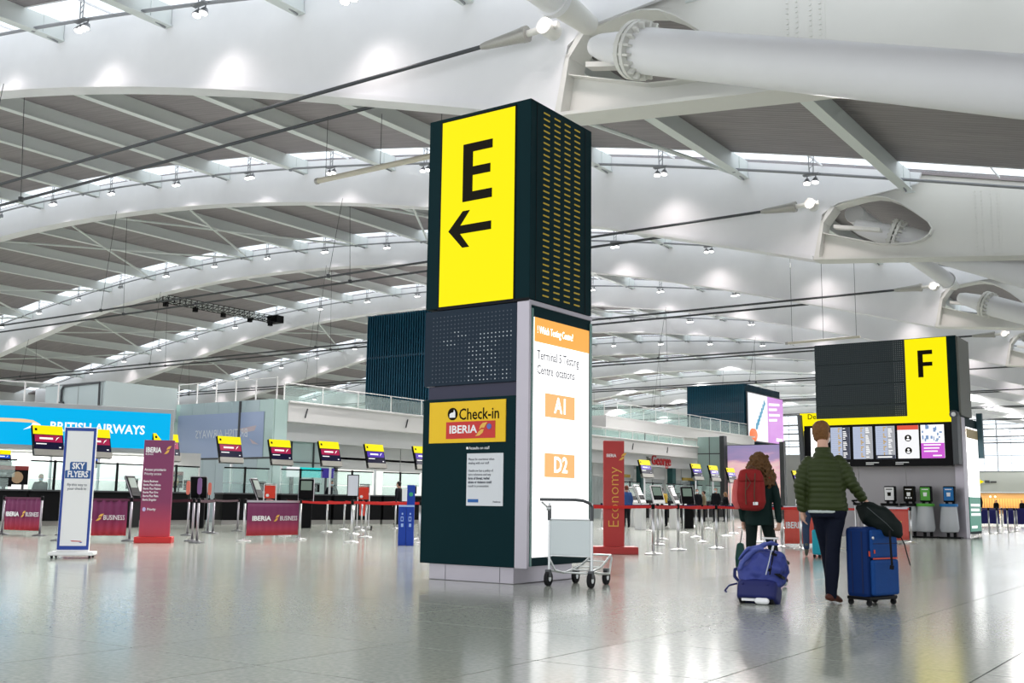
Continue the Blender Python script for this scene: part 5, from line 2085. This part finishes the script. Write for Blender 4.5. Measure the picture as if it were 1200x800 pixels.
def figure(label, loc, rotz, jacket, trousers, hair, shoes, J=None, s=1.0, voxel=.022, mask=None, quilt=False, turn=0.0, long_hair=False, skin=SKIN, build=1.0, hem=.86, female=False, curlhand=.5, group=None):
    j = dict(BASE)
    if J:
        j.update(J)
    j = {k: Vector(v) * (s if not J else 1.0) for k, v in j.items()}
    h = s
    hd, nk = j['head'], j['neck']
    TR = Matrix.Rotation(turn, 3, 'Z')
    near = voxel < .015

    # --- body: one continuous figure (skin)
    b = MB()
    lv = []
    for z, y, rx, ry in ((-.118, .030, .030, .030), (-.105, .030, .046, .050), (-.07, .020, .060, .078), (-.03, .008, .069, .092), (.01, .0, .074, .097), (.05, -.004, .075, .097), (.085, -.006, .065, .084), (.108, -.008, .045, .058), (.118, -.008, .02, .026)):
        lv.append((z * h, 0, y * h, rx * h, ry * h))
    hb = MB().stack(lv, 20)
    hb.ell((0, .105 * h, -.022 * h), (.014 * h, .022 * h, .022 * h))                  # nose
    hb.ell((0, .085 * h, .022 * h), (.05 * h, .02 * h, .014 * h))                      # brow
    hb.ell((0, .088 * h, -.062 * h), (.024 * h, .012 * h, .009 * h))                   # lips
    for q in (-1, 1):
        hb.ell((q * .076 * h, -.005 * h, -.012 * h), (.012 * h, .022 * h, .032 * h))   # ears
    b.add([hd + TR @ Vector(v) for v in hb.v], hb.f)
    b.tube([nk - Vector((0, 0, .06 * h)), (nk + hd) / 2 - Vector((0, .02 * h, 0)), hd + Vector((0, -.015 * h, -.06 * h))], [.062 * h, .054 * h, .056 * h], 14, True)
    pel = (j['hl'] + j['hr']) / 2
    shc = (j['sl'] + j['sr']) / 2
    sw = abs(j['sr'].x - j['sl'].x) / 2

    def torso(mb, g, zlow):
        ax = lambda t: pel + (shc - pel) * t
        rings = []
        for t, rx, ry in ((zlow, .158 * build, .115), (.0, .162 * build, .118), (.3, .150 * build, .108), (.6, .162 * build, .115), (.82, sw * .98, .118), (.97, sw * .86, .098), (1.06, sw * .48, .078), (1.12, .07, .065)):
            c = ax(t)
            rings.append([c + Vector(((rx * h + g) * math.cos(2 * math.pi * k / 24), (ry * h + g) * math.sin(2 * math.pi * k / 24), 0)) for k in range(24)])
        mb.loft(rings)
    torso(b, -.022, -.1)
    for a, e, w in (('sl', 'el', 'wl'), ('sr', 'er', 'wr')):
        b.tube([j[a] + (shc - j[a]) * .25 - Vector((0, 0, .04 * h)), j[e], j[w]], [.036 * h, .034 * h, .027 * h], 10, True)
    for a, k_, n_ in (('hl', 'kl', 'al'), ('hr', 'kr', 'ar')):
        b.tube([j[a], j[k_], j[n_]], [.07 * h, .048 * h, .038 * h], 10, True)
    for w, e, sd in (('wl', 'el', -1), ('wr', 'er', 1)):
        d = (j[w] - j[e]).normalized()
        if w == 'wr' and 'hdir' in j:
            d = j['hdir'].normalized()
        if w == 'wl' and 'hdirl' in j:
            d = j['hdirl'].normalized()
        if near:
            hand(b, j[w], d, (-sd, .15, 0) if abs(d.z) > .5 else (0, 0, -1), 1 if sd > 0 else -1, curlhand if w == 'wr' else .35, h)
        else:
            b.tube([j[w], j[w] + d * .16 * h], [.032 * h, .03 * h], 8, True, .6)
    body = blob('person', b, skin, None, min(voxel, .009) if near else voxel, 2 if near else 1)
    body.location, body.rotation_euler.z = loc, rotz
    tag(body, label, 'person', group)

    # --- clothes
    c = MB()
    torso(c, .012 if not quilt else .022, -(.92 - hem) / .5 * .98)
    for a, e, w in (('sl', 'el', 'wl'), ('sr', 'er', 'wr')):
        g = 1.22 if quilt else 1.0
        wr = j[w] + (j[e] - j[w]).normalized() * .015
        c.tube([j[a] + (shc - j[a]) * .12 - Vector((0, 0, .022 * h if quilt else 0)), j[a].lerp(j[e], .5), j[e], wr], [.060 * (.88 if quilt else 1) * g * h, .059 * g * h, .053 * g * h, .041 * g * h], 14, True)
    if quilt:
        c.tube([nk + Vector((0, 0, -.05)), nk + Vector((0, .0, .035))], [.088 * h, .072 * h], 18)

    def quilting(co, n):
        # horizontal padded baffles, sewn lines every 5.2 cm, following the sleeves
        ph = co.z / .052
        if abs(co.x - shc.x) > sw * .95:
            e = j['er'] if co.x > 0 else j['el']
            a = j['sr'] if co.x > 0 else j['sl']
            ph = (co - a).dot((e - a).normalized()) / .052
        return (abs(math.sin(math.pi * ph)) ** .55 - .6) * .013

    def folds(co, n):
        return (noise.noise(Vector((co.x * 9, co.y * 9, co.z * 5))) * .010) if near else 0
    blob('jacket', c, jacket, body, max(.008, voxel * .9) if near else voxel, 2, quilting if quilt else folds)
    p = MB()
    rings = []
    for z, rx, ry in ((.10, .150 * build, .105), (.04, .165 * build, .122), (-.04, .170 * build, .128), (-.09, .15 * build, .115)):
        rings.append([pel + Vector((rx * h * math.cos(2 * math.pi * k / 22), ry * h * math.sin(2 * math.pi * k / 22), z * h)) for k in range(22)])
    p.loft(rings)
    tk = (.094, .070, .055) if not female else (.090, .060, .044)
    for a, k_, n_ in (('hl', 'kl', 'al'), ('hr', 'kr', 'ar')):
        u = (j[n_] - j[k_]).normalized()
        p.tube([j[a], j[a].lerp(j[k_], .5), j[k_], j[k_].lerp(j[n_], .35), j[n_] - u * .005], [tk[0] * h, (tk[0] + tk[1]) / 2 * h, tk[1] * h, tk[1] * .98 * h, tk[2] * 1.05 * h], 14, True)
    blob('trousers', p, trousers, body, max(.010, voxel) if near else voxel, 2, folds)
    for a, t in (('al', 'tl'), ('ar', 'tr')):
        A, T = j[a], j[t]
        f = Vector((T.x - A.x, T.y - A.y, 0))
        full = (T - A)
        q = MB()
        heel = A - full.normalized() * .045 * h + Vector((0, 0, -.035 * h))
        q.tube([heel, A + Vector((0, 0, -.02 * h)), A.lerp(T, .5), T], [.040 * h, .046 * h, .043 * h, .032 * h], 12, True, .85)
        q.tube([A + Vector((0, 0, .05 * h)), A + Vector((0, 0, -.02 * h))], [.043 * h, .045 * h], 12, True)
        sh = blob('shoe', q, shoes, body, .012 if near else voxel, 2)
    # --- hair
    hm = MB()
    rr = random.Random(len(label))
    if long_hair:
        hm.ell(hd + TR @ Vector((0, -.015, .02)) * h, (.098 * h, .112 * h, .118 * h), 16, 10)
        hm.ell(hd + Vector((0, -.055, -.10)) * h, (.155 * h, .09 * h, .135 * h), 16, 10)
        hm.ell(hd + Vector((.025, -.05, -.19)) * h, (.195 * h, .08 * h, .10 * h), 16, 10)
        if near:
            for q in range(230):
                t = rr.uniform(0, math.pi * 2)
                z = rr.uniform(-.27, .09)
                rad = (.105 + .085 * min(1, max(0, (.06 - z) / .2))) * h
                p0 = hd + Vector((rad * math.cos(t), -.045 + rad * .72 * math.sin(t), z * h))
                if p0.y > hd.y + .03 and z < .02:
                    continue
                pts = [p0 + Vector((.012 * math.cos(a * 1.9 + q), .012 * math.sin(a * 1.9 + q), -.016 * a)) for a in range(5)]
                hm.tube(pts, [.009, .013, .013, .011, .006], 6, True)
        else:
            hm.ell(hd + Vector((0, -.05, -.12)) * h, (.09 * h, .06 * h, .10 * h))
    else:
        cap = []
        for z, rx, ry in ((-.085, .050, .030), (-.07, .066, .045), (-.035, .078, .062), (.0, .083, .080), (.04, .086, .098), (.08, .080, .102), (.112, .060, .076), (.130, .03, .04)):
            cap.append((z * h, 0, (-.030 + max(0, z) * .16) * h, rx * h, ry * h))
        hb = MB().stack(cap, 20)
        hm.add([hd + TR @ Vector(v) for v in hb.v], hb.f)
    blob('hair', hm, hair, body, .008 if near else voxel, 1, (lambda co, n: noise.noise(co * 55) * .006 + noise.noise(co * 120) * .003) if near else None)
    for q in (-1, 1):
        e = MB()
        e.ell(hd + TR @ (Vector((q * .031, .086, .002)) * h), (.010 * h, .008 * h, .008 * h), 8, 6)
        e.build('eye', MATS['black_plastic'], body, True)
    if mask:
        e = MB()
        e.add([hd + TR @ Vector(v) for v in MB().ell((0, .066 * h, -.055 * h), (.062 * h, .052 * h, .052 * h), 14, 8).v], MB().ell((0, 0, 0), (1, 1, 1), 14, 8).f)
        for q in (-1, 1):
            e.tube([hd + TR @ (Vector((q * .055, .07, -.04)) * h), hd + TR @ (Vector((q * .082, 0, -.01)) * h)], .004, 5)
        e.build('face_mask', mask, body, True)
    return body


M_OLIVE = mat('olive_quilted_nylon', (0.028, 0.040, 0.010), 0.5, noise_amt=.15, noise_scale=12, spec=.2)
M_NAVYT = mat('dark_navy_denim', (0.004, 0.006, 0.015), 0.85, noise_amt=.2, noise_scale=30, spec=.15)
M_GINGER = mat('ginger_brown_hair', (0.16, 0.07, 0.022), 0.6, noise_amt=.35, noise_scale=60, bump=.5, bump_scale=150)
M_CURLY = mat('curly_brown_hair', (0.10, 0.048, 0.016), 0.6, noise_amt=.6, noise_scale=35, spec=.2)
M_DKTEAL = mat('dark_green_jacket', (0.004, 0.017, 0.015), 0.7, noise_amt=.2, noise_scale=10, spec=.15)
M_LEGGING = mat('black_green_trousers', (0.004, 0.011, 0.010), 0.7, spec=.15)
M_BROWNSHOE = mat('brown_leather', (0.075, 0.020, 0.012), 0.4)
M_WSHOE = mat('pale_trainer', (0.50, 0.56, 0.54), 0.5)
M_MASKB = mat('pale_blue_mask', (0.55, 0.68, 0.76), 0.7)
M_UNIFORM = mat('dark_uniform', (0.008, 0.009, 0.013), 0.8, spec=.15)
M_DKHAIR = mat('dark_hair', (0.02, 0.014, 0.010), 0.55)

man = figure('man in a green quilted jacket and navy trousers, walking away holding the suitcase handle', (-3.65, 10.80, 0), R(20), M_OLIVE, M_NAVYT, M_GINGER, M_BROWNSHOE,
             J=dict(head=(-.035, .02, 1.695), neck=(-.03, -.01, 1.525), sl=(-.190, 0, 1.425), sr=(.140, 0, 1.435), el=(-.262, -.03, 1.17), er=(.232, -.02, 1.20),
                    wl=(-.245, .03, .925), wr=(.345, .09, 1.045), hl=(-.085, 0, .94), hr=(.085, 0, .94), kl=(-.015, .20, .53), kr=(.035, .03, .50),
                    al=(.03, .36, .15), ar=(.01, 0, .088), tl=(.03, .52, .06), tr=(.095, .11, .032), hdir=(.62, .25, -.6)),
             voxel=.011, mask=mat('white_mask', (.75, .75, .75), .7), quilt=True, turn=R(-22), build=1.10, hem=.90, curlhand=1.0)
# white shirt edge below the jacket
m = MB()
rings = [[Vector((-.012 + .180 * math.cos(2 * math.pi * k / 24), .132 * math.sin(2 * math.pi * k / 24), z)) for k in range(24)] for z in (.893, .93)]
m.loft(rings)
blob('shirt_hem', m, mat('white_shirt', (.45, .50, .48), .7), man, .012, 1)

woman = figure('woman with curly brown hair in a dark green jacket, walking away pulling a bag', (-4.98, 12.28, 0), R(22), M_DKTEAL, M_LEGGING, M_CURLY, M_WSHOE,
               J=dict(head=(.015, .02, 1.475), neck=(.01, -.01, 1.33), sl=(-.155, 0, 1.265), sr=(.165, 0, 1.265), el=(-.205, -.01, 1.02), er=(.212, -.04, 1.02),
                      wl=(-.185, .05, .78), wr=(.232, -.05, .775), hl=(-.085, 0, .83), hr=(.08, 0, .83), kl=(-.10, .03, .45), kr=(.15, .10, .46),
                      al=(-.11, -.04, .085), ar=(.265, .16, .085), tl=(-.13, .10, .03), tr=(.285, .33, .03), hdir=(-.1, -.05, -1)),
               s=.93, voxel=.011, long_hair=True, build=1.0, hem=.80, female=True, curlhand=1.1)

# person half hidden behind the man
figure('person mostly hidden behind the man, one leg in blue jeans lifted mid-step', (-7.26, 20.56, 0), R(24), mat('grey_coat', (.08, .09, .11), .7), mat('blue_denim', (.03, .05, .10), .7), M_DKHAIR, mat('olive_grey_shoe', (.12, .12, .09), .6),
       J=dict(al=(-.13, -.16, .17), kl=(-.12, .04, .50), tl=(-.13, -.10, .03), head=(.02, .01, 1.5), neck=(.02, 0, 1.36), sl=(-.14, 0, 1.32), sr=(.18, 0, 1.32), el=(-.12, .08, 1.06), wl=(-.06, .16, .86)), voxel=.018, hem=.88)
# staff and passengers further off
figure('masked check-in clerk with fair hair behind the far left desk', (-34.25, 21.06, 0), R(245), M_UNIFORM, M_UNIFORM, mat('fair_hair', (.35, .18, .09), .6), M_BLACK, s=.98, mask=M_MASKB, voxel=.03)
figure('masked dark haired clerk behind the desks left of the E sign', (-31.75, 32.5, 0), R(240), M_UNIFORM, M_UNIFORM, M_DKHAIR, M_BLACK, s=1.0, mask=M_MASKB, voxel=.03, skin=SKIN2)
figure('woman in black standing side-on behind the blue bag gauge', (-28.1, 32.5, 0), R(100), M_UNIFORM, M_UNIFORM, M_DKHAIR, M_BLACK, s=.98, voxel=.03)
figure('person in a bright yellow jacket bending over a kiosk right of the economy sign', (-20.6, 40.6, 0), R(60), mat('yellow_jacket', (.75, .48, .02), .6), M_UNIFORM, M_DKHAIR, M_BLACK, J=dict(head=(0, .22, 1.50), neck=(0, .14, 1.38), sl=(-.19, .10, 1.34), sr=(.19, .10, 1.34), el=(-.26, .22, 1.10), er=(.26, .22, 1.10), wl=(-.16, .42, 1.05), wr=(.16, .42, 1.05)), voxel=.028)
figure('person in blue bending beside the white kiosk next to the economy sign', (-20.5, 37.2, 0), R(50), mat('mid_blue_top', (.03, .08, .25), .7), M_UNIFORM, mat('auburn_hair', (.16, .05, .03), .6), M_BLACK, s=.95, voxel=.03)
for x, y, rz, cl, hr, lb, s_, lg in ((-23.15, 47.68, 160, M_UNIFORM, mat('light_brown_hair', (.28, .15, .07), .6), 'brown haired woman in black, leftmost of the crowd behind the belts', .95, True),
                                     (-24.27, 51.58, 200, M_UNIFORM, M_DKHAIR, 'dark haired person in black with a pale shawl, second in the crowd', 1.0, False),
                                     (-24.58, 53.08, 120, mat('khaki_coat', (.22, .17, .10), .7), M_DKHAIR, 'person in khaki standing close behind the dark haired one', .96, False),
                                     (-23.81, 52.89, 175, M_UNIFORM, M_DKHAIR, 'tall masked person in black facing us in the crowd left of the backpack', 1.05, False),
                                     (-24.17, 54.91, 150, M_UNIFORM, MATS['light_brown_hair'], 'small person in black at the right end of the crowd beside the red backpack', .93, True)):
    figure(lb, (x, y, 0), R(rz), cl, M_UNIFORM, hr, M_BLACK, s=s_, mask=M_MASKB if s_ >= 1 else None, voxel=.035, long_hair=lg)
figure('person in black standing alone right of the F wall', (-11.6, 55.8, 0), R(185), M_UNIFORM, M_UNIFORM, M_DKHAIR, M_BLACK, s=1.08, voxel=.03, skin=SKIN2, mask=M_UNIFORM)
for x, y, lb in ((-22.6, 118.0, 'tiny distant traveller in dark clothes at the far right, left of two'), (-20.2, 118.0, 'tiny distant traveller in dark clothes at the far right edge')):
    figure(lb, (x, y, 0), R(180), M_UNIFORM, M_UNIFORM, M_DKHAIR, M_BLACK, voxel=.05)

# ------------------------------------------------------------------ luggage
M_REDBAG = mat('brick_red_canvas', (0.24, 0.014, 0.014), 0.8, noise_amt=.12, noise_scale=25, bump=.2, bump_scale=200)
M_PINKBAG = mat('faded_red_canvas', (0.48, 0.09, 0.085), 0.7)
t = thing('backpack', 'brick red canvas backpack on the back of the curly haired woman', 'backpack', (-4.98, 12.28, 0), R(28))
c = Vector((-.115, -.235, 0))
m = MB()
m.stack([(.905, c.x, c.y, .10, .07), (.93, c.x, c.y - .01, .14, .085), (1.0, c.x, c.y - .015, .165, .10), (1.12, c.x, c.y - .012, .168, .10), (1.25, c.x + .005, c.y, .155, .09), (1.32, c.x + .01, c.y + .01, .13, .075), (1.355, c.x + .01, c.y + .02, .08, .05)], 24, 3.0)
bp_o = blob('bag', m, M_REDBAG, t, .010, 2, lambda co, n: noise.noise(co * 7) * .012)
m = MB()
m.stack([(.92, c.x - .145, c.y + .02, .035, .07), (1.0, c.x - .165, c.y + .02, .05, .085), (1.14, c.x - .165, c.y + .02, .045, .085), (1.26, c.x - .15, c.y + .03, .035, .07)], 16, 2.5)
blob('side_pocket', m, M_PINKBAG, t, .010, 2)
m = MB()
m.stack([(1.24, c.x, c.y - .045, .15, .07), (1.30, c.x, c.y - .04, .145, .075), (1.365, c.x, c.y - .01, .12, .07), (1.385, c.x, c.y + .01, .07, .05)], 20, 3.0)
blob('lid', m, M_REDBAG, t, .010, 2)
m = MB()
for s in (-.055, .045):
    m.tube([(c.x + s, c.y - .11, 1.33), (c.x + s - .008, c.y - .125, 1.22), (c.x + s - .015, c.y - .122, 1.10), (c.x + s - .01, c.y - .12, .97)], .006, 6)
m.tube([(c.x - .055, c.y - .122, 1.30), (c.x - .01, c.y - .13, 1.22), (c.x - .06, c.y - .128, 1.14)], .005, 6)
m.tube([(c.x - .03, c.y - .04, 1.385), (c.x, c.y - .04, 1.42), (c.x + .05, c.y - .035, 1.40), (c.x + .06, c.y - .03, 1.37)], .010, 8)
m.build('cord', mat('brown_leather_cord', (.10, .05, .03), .6), t, True)
m = MB()
m.box(c.x + .015, c.y - .125, .965, c.x + .07, c.y - .11, 1.0)
m.build('patch', M_WPRINT, t)
m = MB()
for s in (-.09, .10):
    m.tube([(.01 + s, -.155, 1.28), (.01 + s, -.08, 1.345), (.01 + s * 1.1, .05, 1.33), (.01 + s * 1.1, .15, 1.18)], .018, 8, False, .4)
m.build('shoulder_strap', M_REDBAG, t, True)

# dark green carrier bag in her left hand
t = thing('carrier_bag', 'small dark green carrier bag hanging beside the woman, left of the blue bag', 'bag', (-4.98, 12.28, 0), R(22))
m = MB()
m.loft([[Vector((-.225 + sx * w, .08 + sy * d, z)) for sx, sy in ((-1, -1), (1, -1), (1, 1), (-1, 1))] for z, w, d in ((.19, .05, .10), (.34, .062, .12), (.50, .04, .11), (.52, .02, .10))])
m.build('bag', mat('bottle_green_bag', (.006, .045, .035), .45), t, bevel=.01)
m = MB()
m.tube([(-.225, .0, .51), (-.20, .06, .66), (-.20, .09, .66), (-.225, .16, .51)], .006, 6)
m.build('handle', M_BLACK, t, True)

# wheeled duffel
M_DUF = mat('violet_blue_nylon', (0.040, 0.055, 0.235), 0.6, noise_amt=.12, noise_scale=10, bump=.15, bump_scale=120)
M_DUFD = mat('deep_navy_nylon', (0.012, 0.016, 0.10), 0.5, spec=.25)
t = thing('wheeled_duffel', 'violet blue wheeled duffel bag leaning back, pulled by the woman', 'bag', (-4.22, 10.27, 0), R(7))
TL = Matrix.Translation((0, 0, .055)) @ Matrix.Rotation(R(-26), 4, 'X') @ Matrix.Diagonal((1, 1, .93, 1))


def tilted(mb):
    q = MB()
    q.v = [tuple(TL @ Vector(v)) for v in mb.v]
    q.f, q.mi = mb.f, mb.mi
    return q


m = MB()
m.stack([(.0, 0, .11, .185, .14), (.02, 0, .11, .20, .155), (.12, 0, .11, .205, .16), (.19, 0, .115, .205, .16), (.215, 0, .12, .18, .14)], 28, 4.5)
base_ = blob('base_shell', tilted(m), M_DUFD, t, .012, 2)
m = MB()
m.stack([(.18, .0, .12, .19, .145), (.24, .0, .115, .212, .165), (.33, .015, .11, .240, .180), (.43, .025, .115, .245, .178), (.51, .02, .12, .225, .165), (.56, .0, .125, .18, .14), (.585, 0, .125, .11, .09)], 28, 3.2)
blob('soft_body', tilted(m), M_DUF, t, .012, 2, lambda co, n: noise.noise(Vector((co.x * 7 + co.z * 5, co.y * 5, co.z * 13))) * .034 + noise.noise(co * 19) * .014)
m = MB()
m.tube([(-.19, -.05, .42), (-.10, -.085, .52), (.02, -.09, .55), (.12, -.08, .60), (.17, 0, .62)], [.02, .034, .038, .032, .02], 12, True, .5)
m.tube([(-.16, -.07, .30), (-.13, -.085, .40), (-.04, -.085, .50), (.05, -.085, .52)], [.025, .034, .030, .02], 12, True, .45)
blob('front_flap', tilted(m), mat('light_violet_nylon', (.075, .10, .33), .55), t, .010, 2, lambda co, n: noise.noise(co * 16) * .014)
m = MB()
for z, y in ((.30, -.07), (.50, -.06)):
    m.bar((.12, y - .0, z), (.225, .02, z - .03), .03, .012, (0, 1, 0))
    m.bar((.225, .02, z - .03), (.235, .24, z + .02), .03, .012, (1, 0, 0))
m.bar((.14, -.078, .24), (.16, -.07, .56), .012, .012)
tilted(m).build('compression_strap', M_BLACK, t)
m = MB()
m.tube([(.10, -.072, .24), (.125, -.085, .40), (.14, -.08, .56)], .006, 6)
tilted(m).build('piping', mat('pale_piping', (.45, .48, .55), .5), t)
m = MB()
m.tube([(-.20, .0, .16), (-.27, -.03, .12), (-.30, -.05, .05), (-.28, -.04, .04)], .018, 8, False, .5)
m.tube([(-.20, .08, .38), (-.255, .05, .34), (-.25, .05, .26), (-.21, .08, .22)], .018, 8)
tilted(m).build('grab_handle', M_DUFD, t, True)
for s in (-.15, .15):
    m = MB()
    m.tube([(s - .02, .06, .05), (s + .02, .06, .05)], .05, 16)
    m.build('wheel', M_RUBBER, t, True)
m = MB()
m.box(-.14, .0, .03, .05, .03, .06)
m.tube([(.03, -.02, .036), (.11, -.02, .036)], .032, 12, True)
m.build('foot_bar', M_WPRINT, t, True)
m = MB()
hx_ = TL.inverted()
for s in (-.05, .05):
    m.tube([(s, .22, .55), (s + .02, .22, .80)], .009, 8)
m.tube([(-.05, .22, .80), (.10, .22, .80)], .014, 8, True)
tilted(m).build('pull_handle', M_CHROME, t, True)
m = MB()
for s in (-.13, .12):
    m.ell((s, -.052, .14), (.012, .006, .012), 8, 6)
tilted(m).build('rivet', M_DUFD, base_, True)

# blue spinner suitcase
M_CASE1 = mat('dark_blue_fabric', (0.004, 0.022, 0.105), 0.7, spec=.12, noise_amt=.1, noise_scale=40, bump=.12, bump_scale=300)
M_CASE2 = mat('mid_blue_fabric', (0.006, 0.048, 0.195), 0.65, spec=.15, noise_amt=.1, noise_scale=40, bump=.12, bump_scale=300)
t = thing('suitcase', 'large blue fabric suitcase on four black wheels beside the man', 'suitcase', (-3.305, 11.07, 0), R(72))
m = MB()
m.box(-.24, -.115, .075, .24, .15, .765)
m.build('body', M_CASE1, t, bevel=.045)
m = MB()
m.box(-.215, -.165, .10, .215, -.115, .45)
m.build('lower_pocket', M_CASE2, t, bevel=.03)
m = MB()
m.box(-.215, -.155, .46, .215, -.115, .74)
up_ = m.build('upper_pocket', M_CASE2, t, bevel=.03)
m = MB()
m.box(-.20, -.158, .452, .205, -.150, .466)
m.build('orange_zip', mat('red_orange_zip', (.50, .06, .03), .5), t)
m = MB()
for z in (.60,):
    m.box(-.20, -.158, z, .205, -.152, z + .008)
m.box(-.243, -.06, .12, -.239, -.045, .72)
m.box(-.243, .06, .12, -.239, .07, .72)
m.build('seam', mat('navy_seam', (.004, .012, .06), .6), t)
m = MB()
m.ell((-.20, -.157, .66), (.018, .008, .018), 10, 6)
m.build('badge', M_CHROME, t, True)
m = MB()
m.box(-.20, -.168, .51, -.185, -.16, .545)
m.box(-.225, -.13, .48, -.21, -.118, .53)
m.build('zip_pull', MATS['red_orange_zip'], t)
m = MB()
m.box(-.235, -.12, .055, .235, .145, .09)
m.build('bottom_plate', M_BLACK, t, bevel=.01)
for x in (-.20, .20):
    for y in (-.09, .12):
        m = MB()
        m.tube([(x - .012, y, .028), (x + .012, y, .028)], .028, 14)
        m.build('wheel', M_RUBBER, t, True)
        m = MB()
        m.box(x - .02, y - .018, .03, x + .02, y + .018, .06)
        m.build('fork', M_BLACK, t)
m = MB()
for x in (-.06, .08):
    m.tube([(x, .13, .76), (x, .13, .985)], .009, 8)
m.build('handle_pole', M_CHROME, t, True)
m = MB()
m.tube([(-.08, .13, .99), (.10, .13, .99)], .014, 8, True)
m.build('pull_handle', M_BLACK, t, True)

# black backpack slung over the suitcase handle
t = thing('backpack', 'black floppy backpack slung over the top of the blue suitcase', 'backpack', (-3.265, 11.04, 0), R(16))
m = MB()
ctr = [(-.15, .0, .955), (-.11, .0, .935), (-.05, -.01, .90), (.03, -.02, .865), (.12, -.03, .80), (.19, -.04, .74), (.235, -.05, .685)]
rad = [.025, .058, .085, .09, .085, .068, .028]
m.tube(ctr, rad, 16, True, 1.45)
blob('bag', m, mat('black_green_nylon', (.005, .009, .008), .6, spec=.15), t, .010, 3, lambda co, n: noise.noise(co * 9) * .018)
m = MB()
m.tube([(-.06, -.13, .96), (.03, -.165, .88), (.12, -.17, .80), (.18, -.13, .73)], .004, 6)
m.build('zip', mat('grey_zip', (.05, .06, .06), .5), t)
m = MB()
m.bar((.145, -.175, .74), (.155, -.19, .40), .022, .005, (0, 1, 0))
m.bar((.155, -.19, .40), (.15, -.19, .36), .04, .008, (0, 1, 0))
m.tube([(.235, -.06, .70), (.28, -.10, .60), (.30, -.12, .50), (.325, -.12, .40)], .009, 6, False, .4)
m.tube([(-.165, -.02, .99), (-.20, 0, 1.02), (-.13, .03, 1.03), (-.09, .0, .98)], .012, 8)
m.build('strap', M_BLACK, t, True)

# turquoise case of the hidden traveller
t = thing('suitcase', 'small turquoise suitcase half hidden behind the man', 'suitcase', (-6.93, 20.12, 0), R(60))
m = MB()
m.box(-.16, -.10, .06, .16, .10, .52)
m.build('shell', mat('turquoise_shell', (.01, .32, .42), .35), t, bevel=.03)
for x in (-.12, .12):
    for y in (-.07, .07):
        m = MB()
        m.tube([(x - .012, y, .03), (x + .012, y, .03)], .03, 10)
        m.build('wheel', M_RUBBER, t)
m = MB()
for x in (-.07, .07):
    m.tube([(x, .08, .5), (x, .08, .85)], .008, 6)
m.tube([(-.07, .08, .85), (.07, .08, .85)], .012, 6)
m.build('pull_handle', M_DKGREY, t, True)
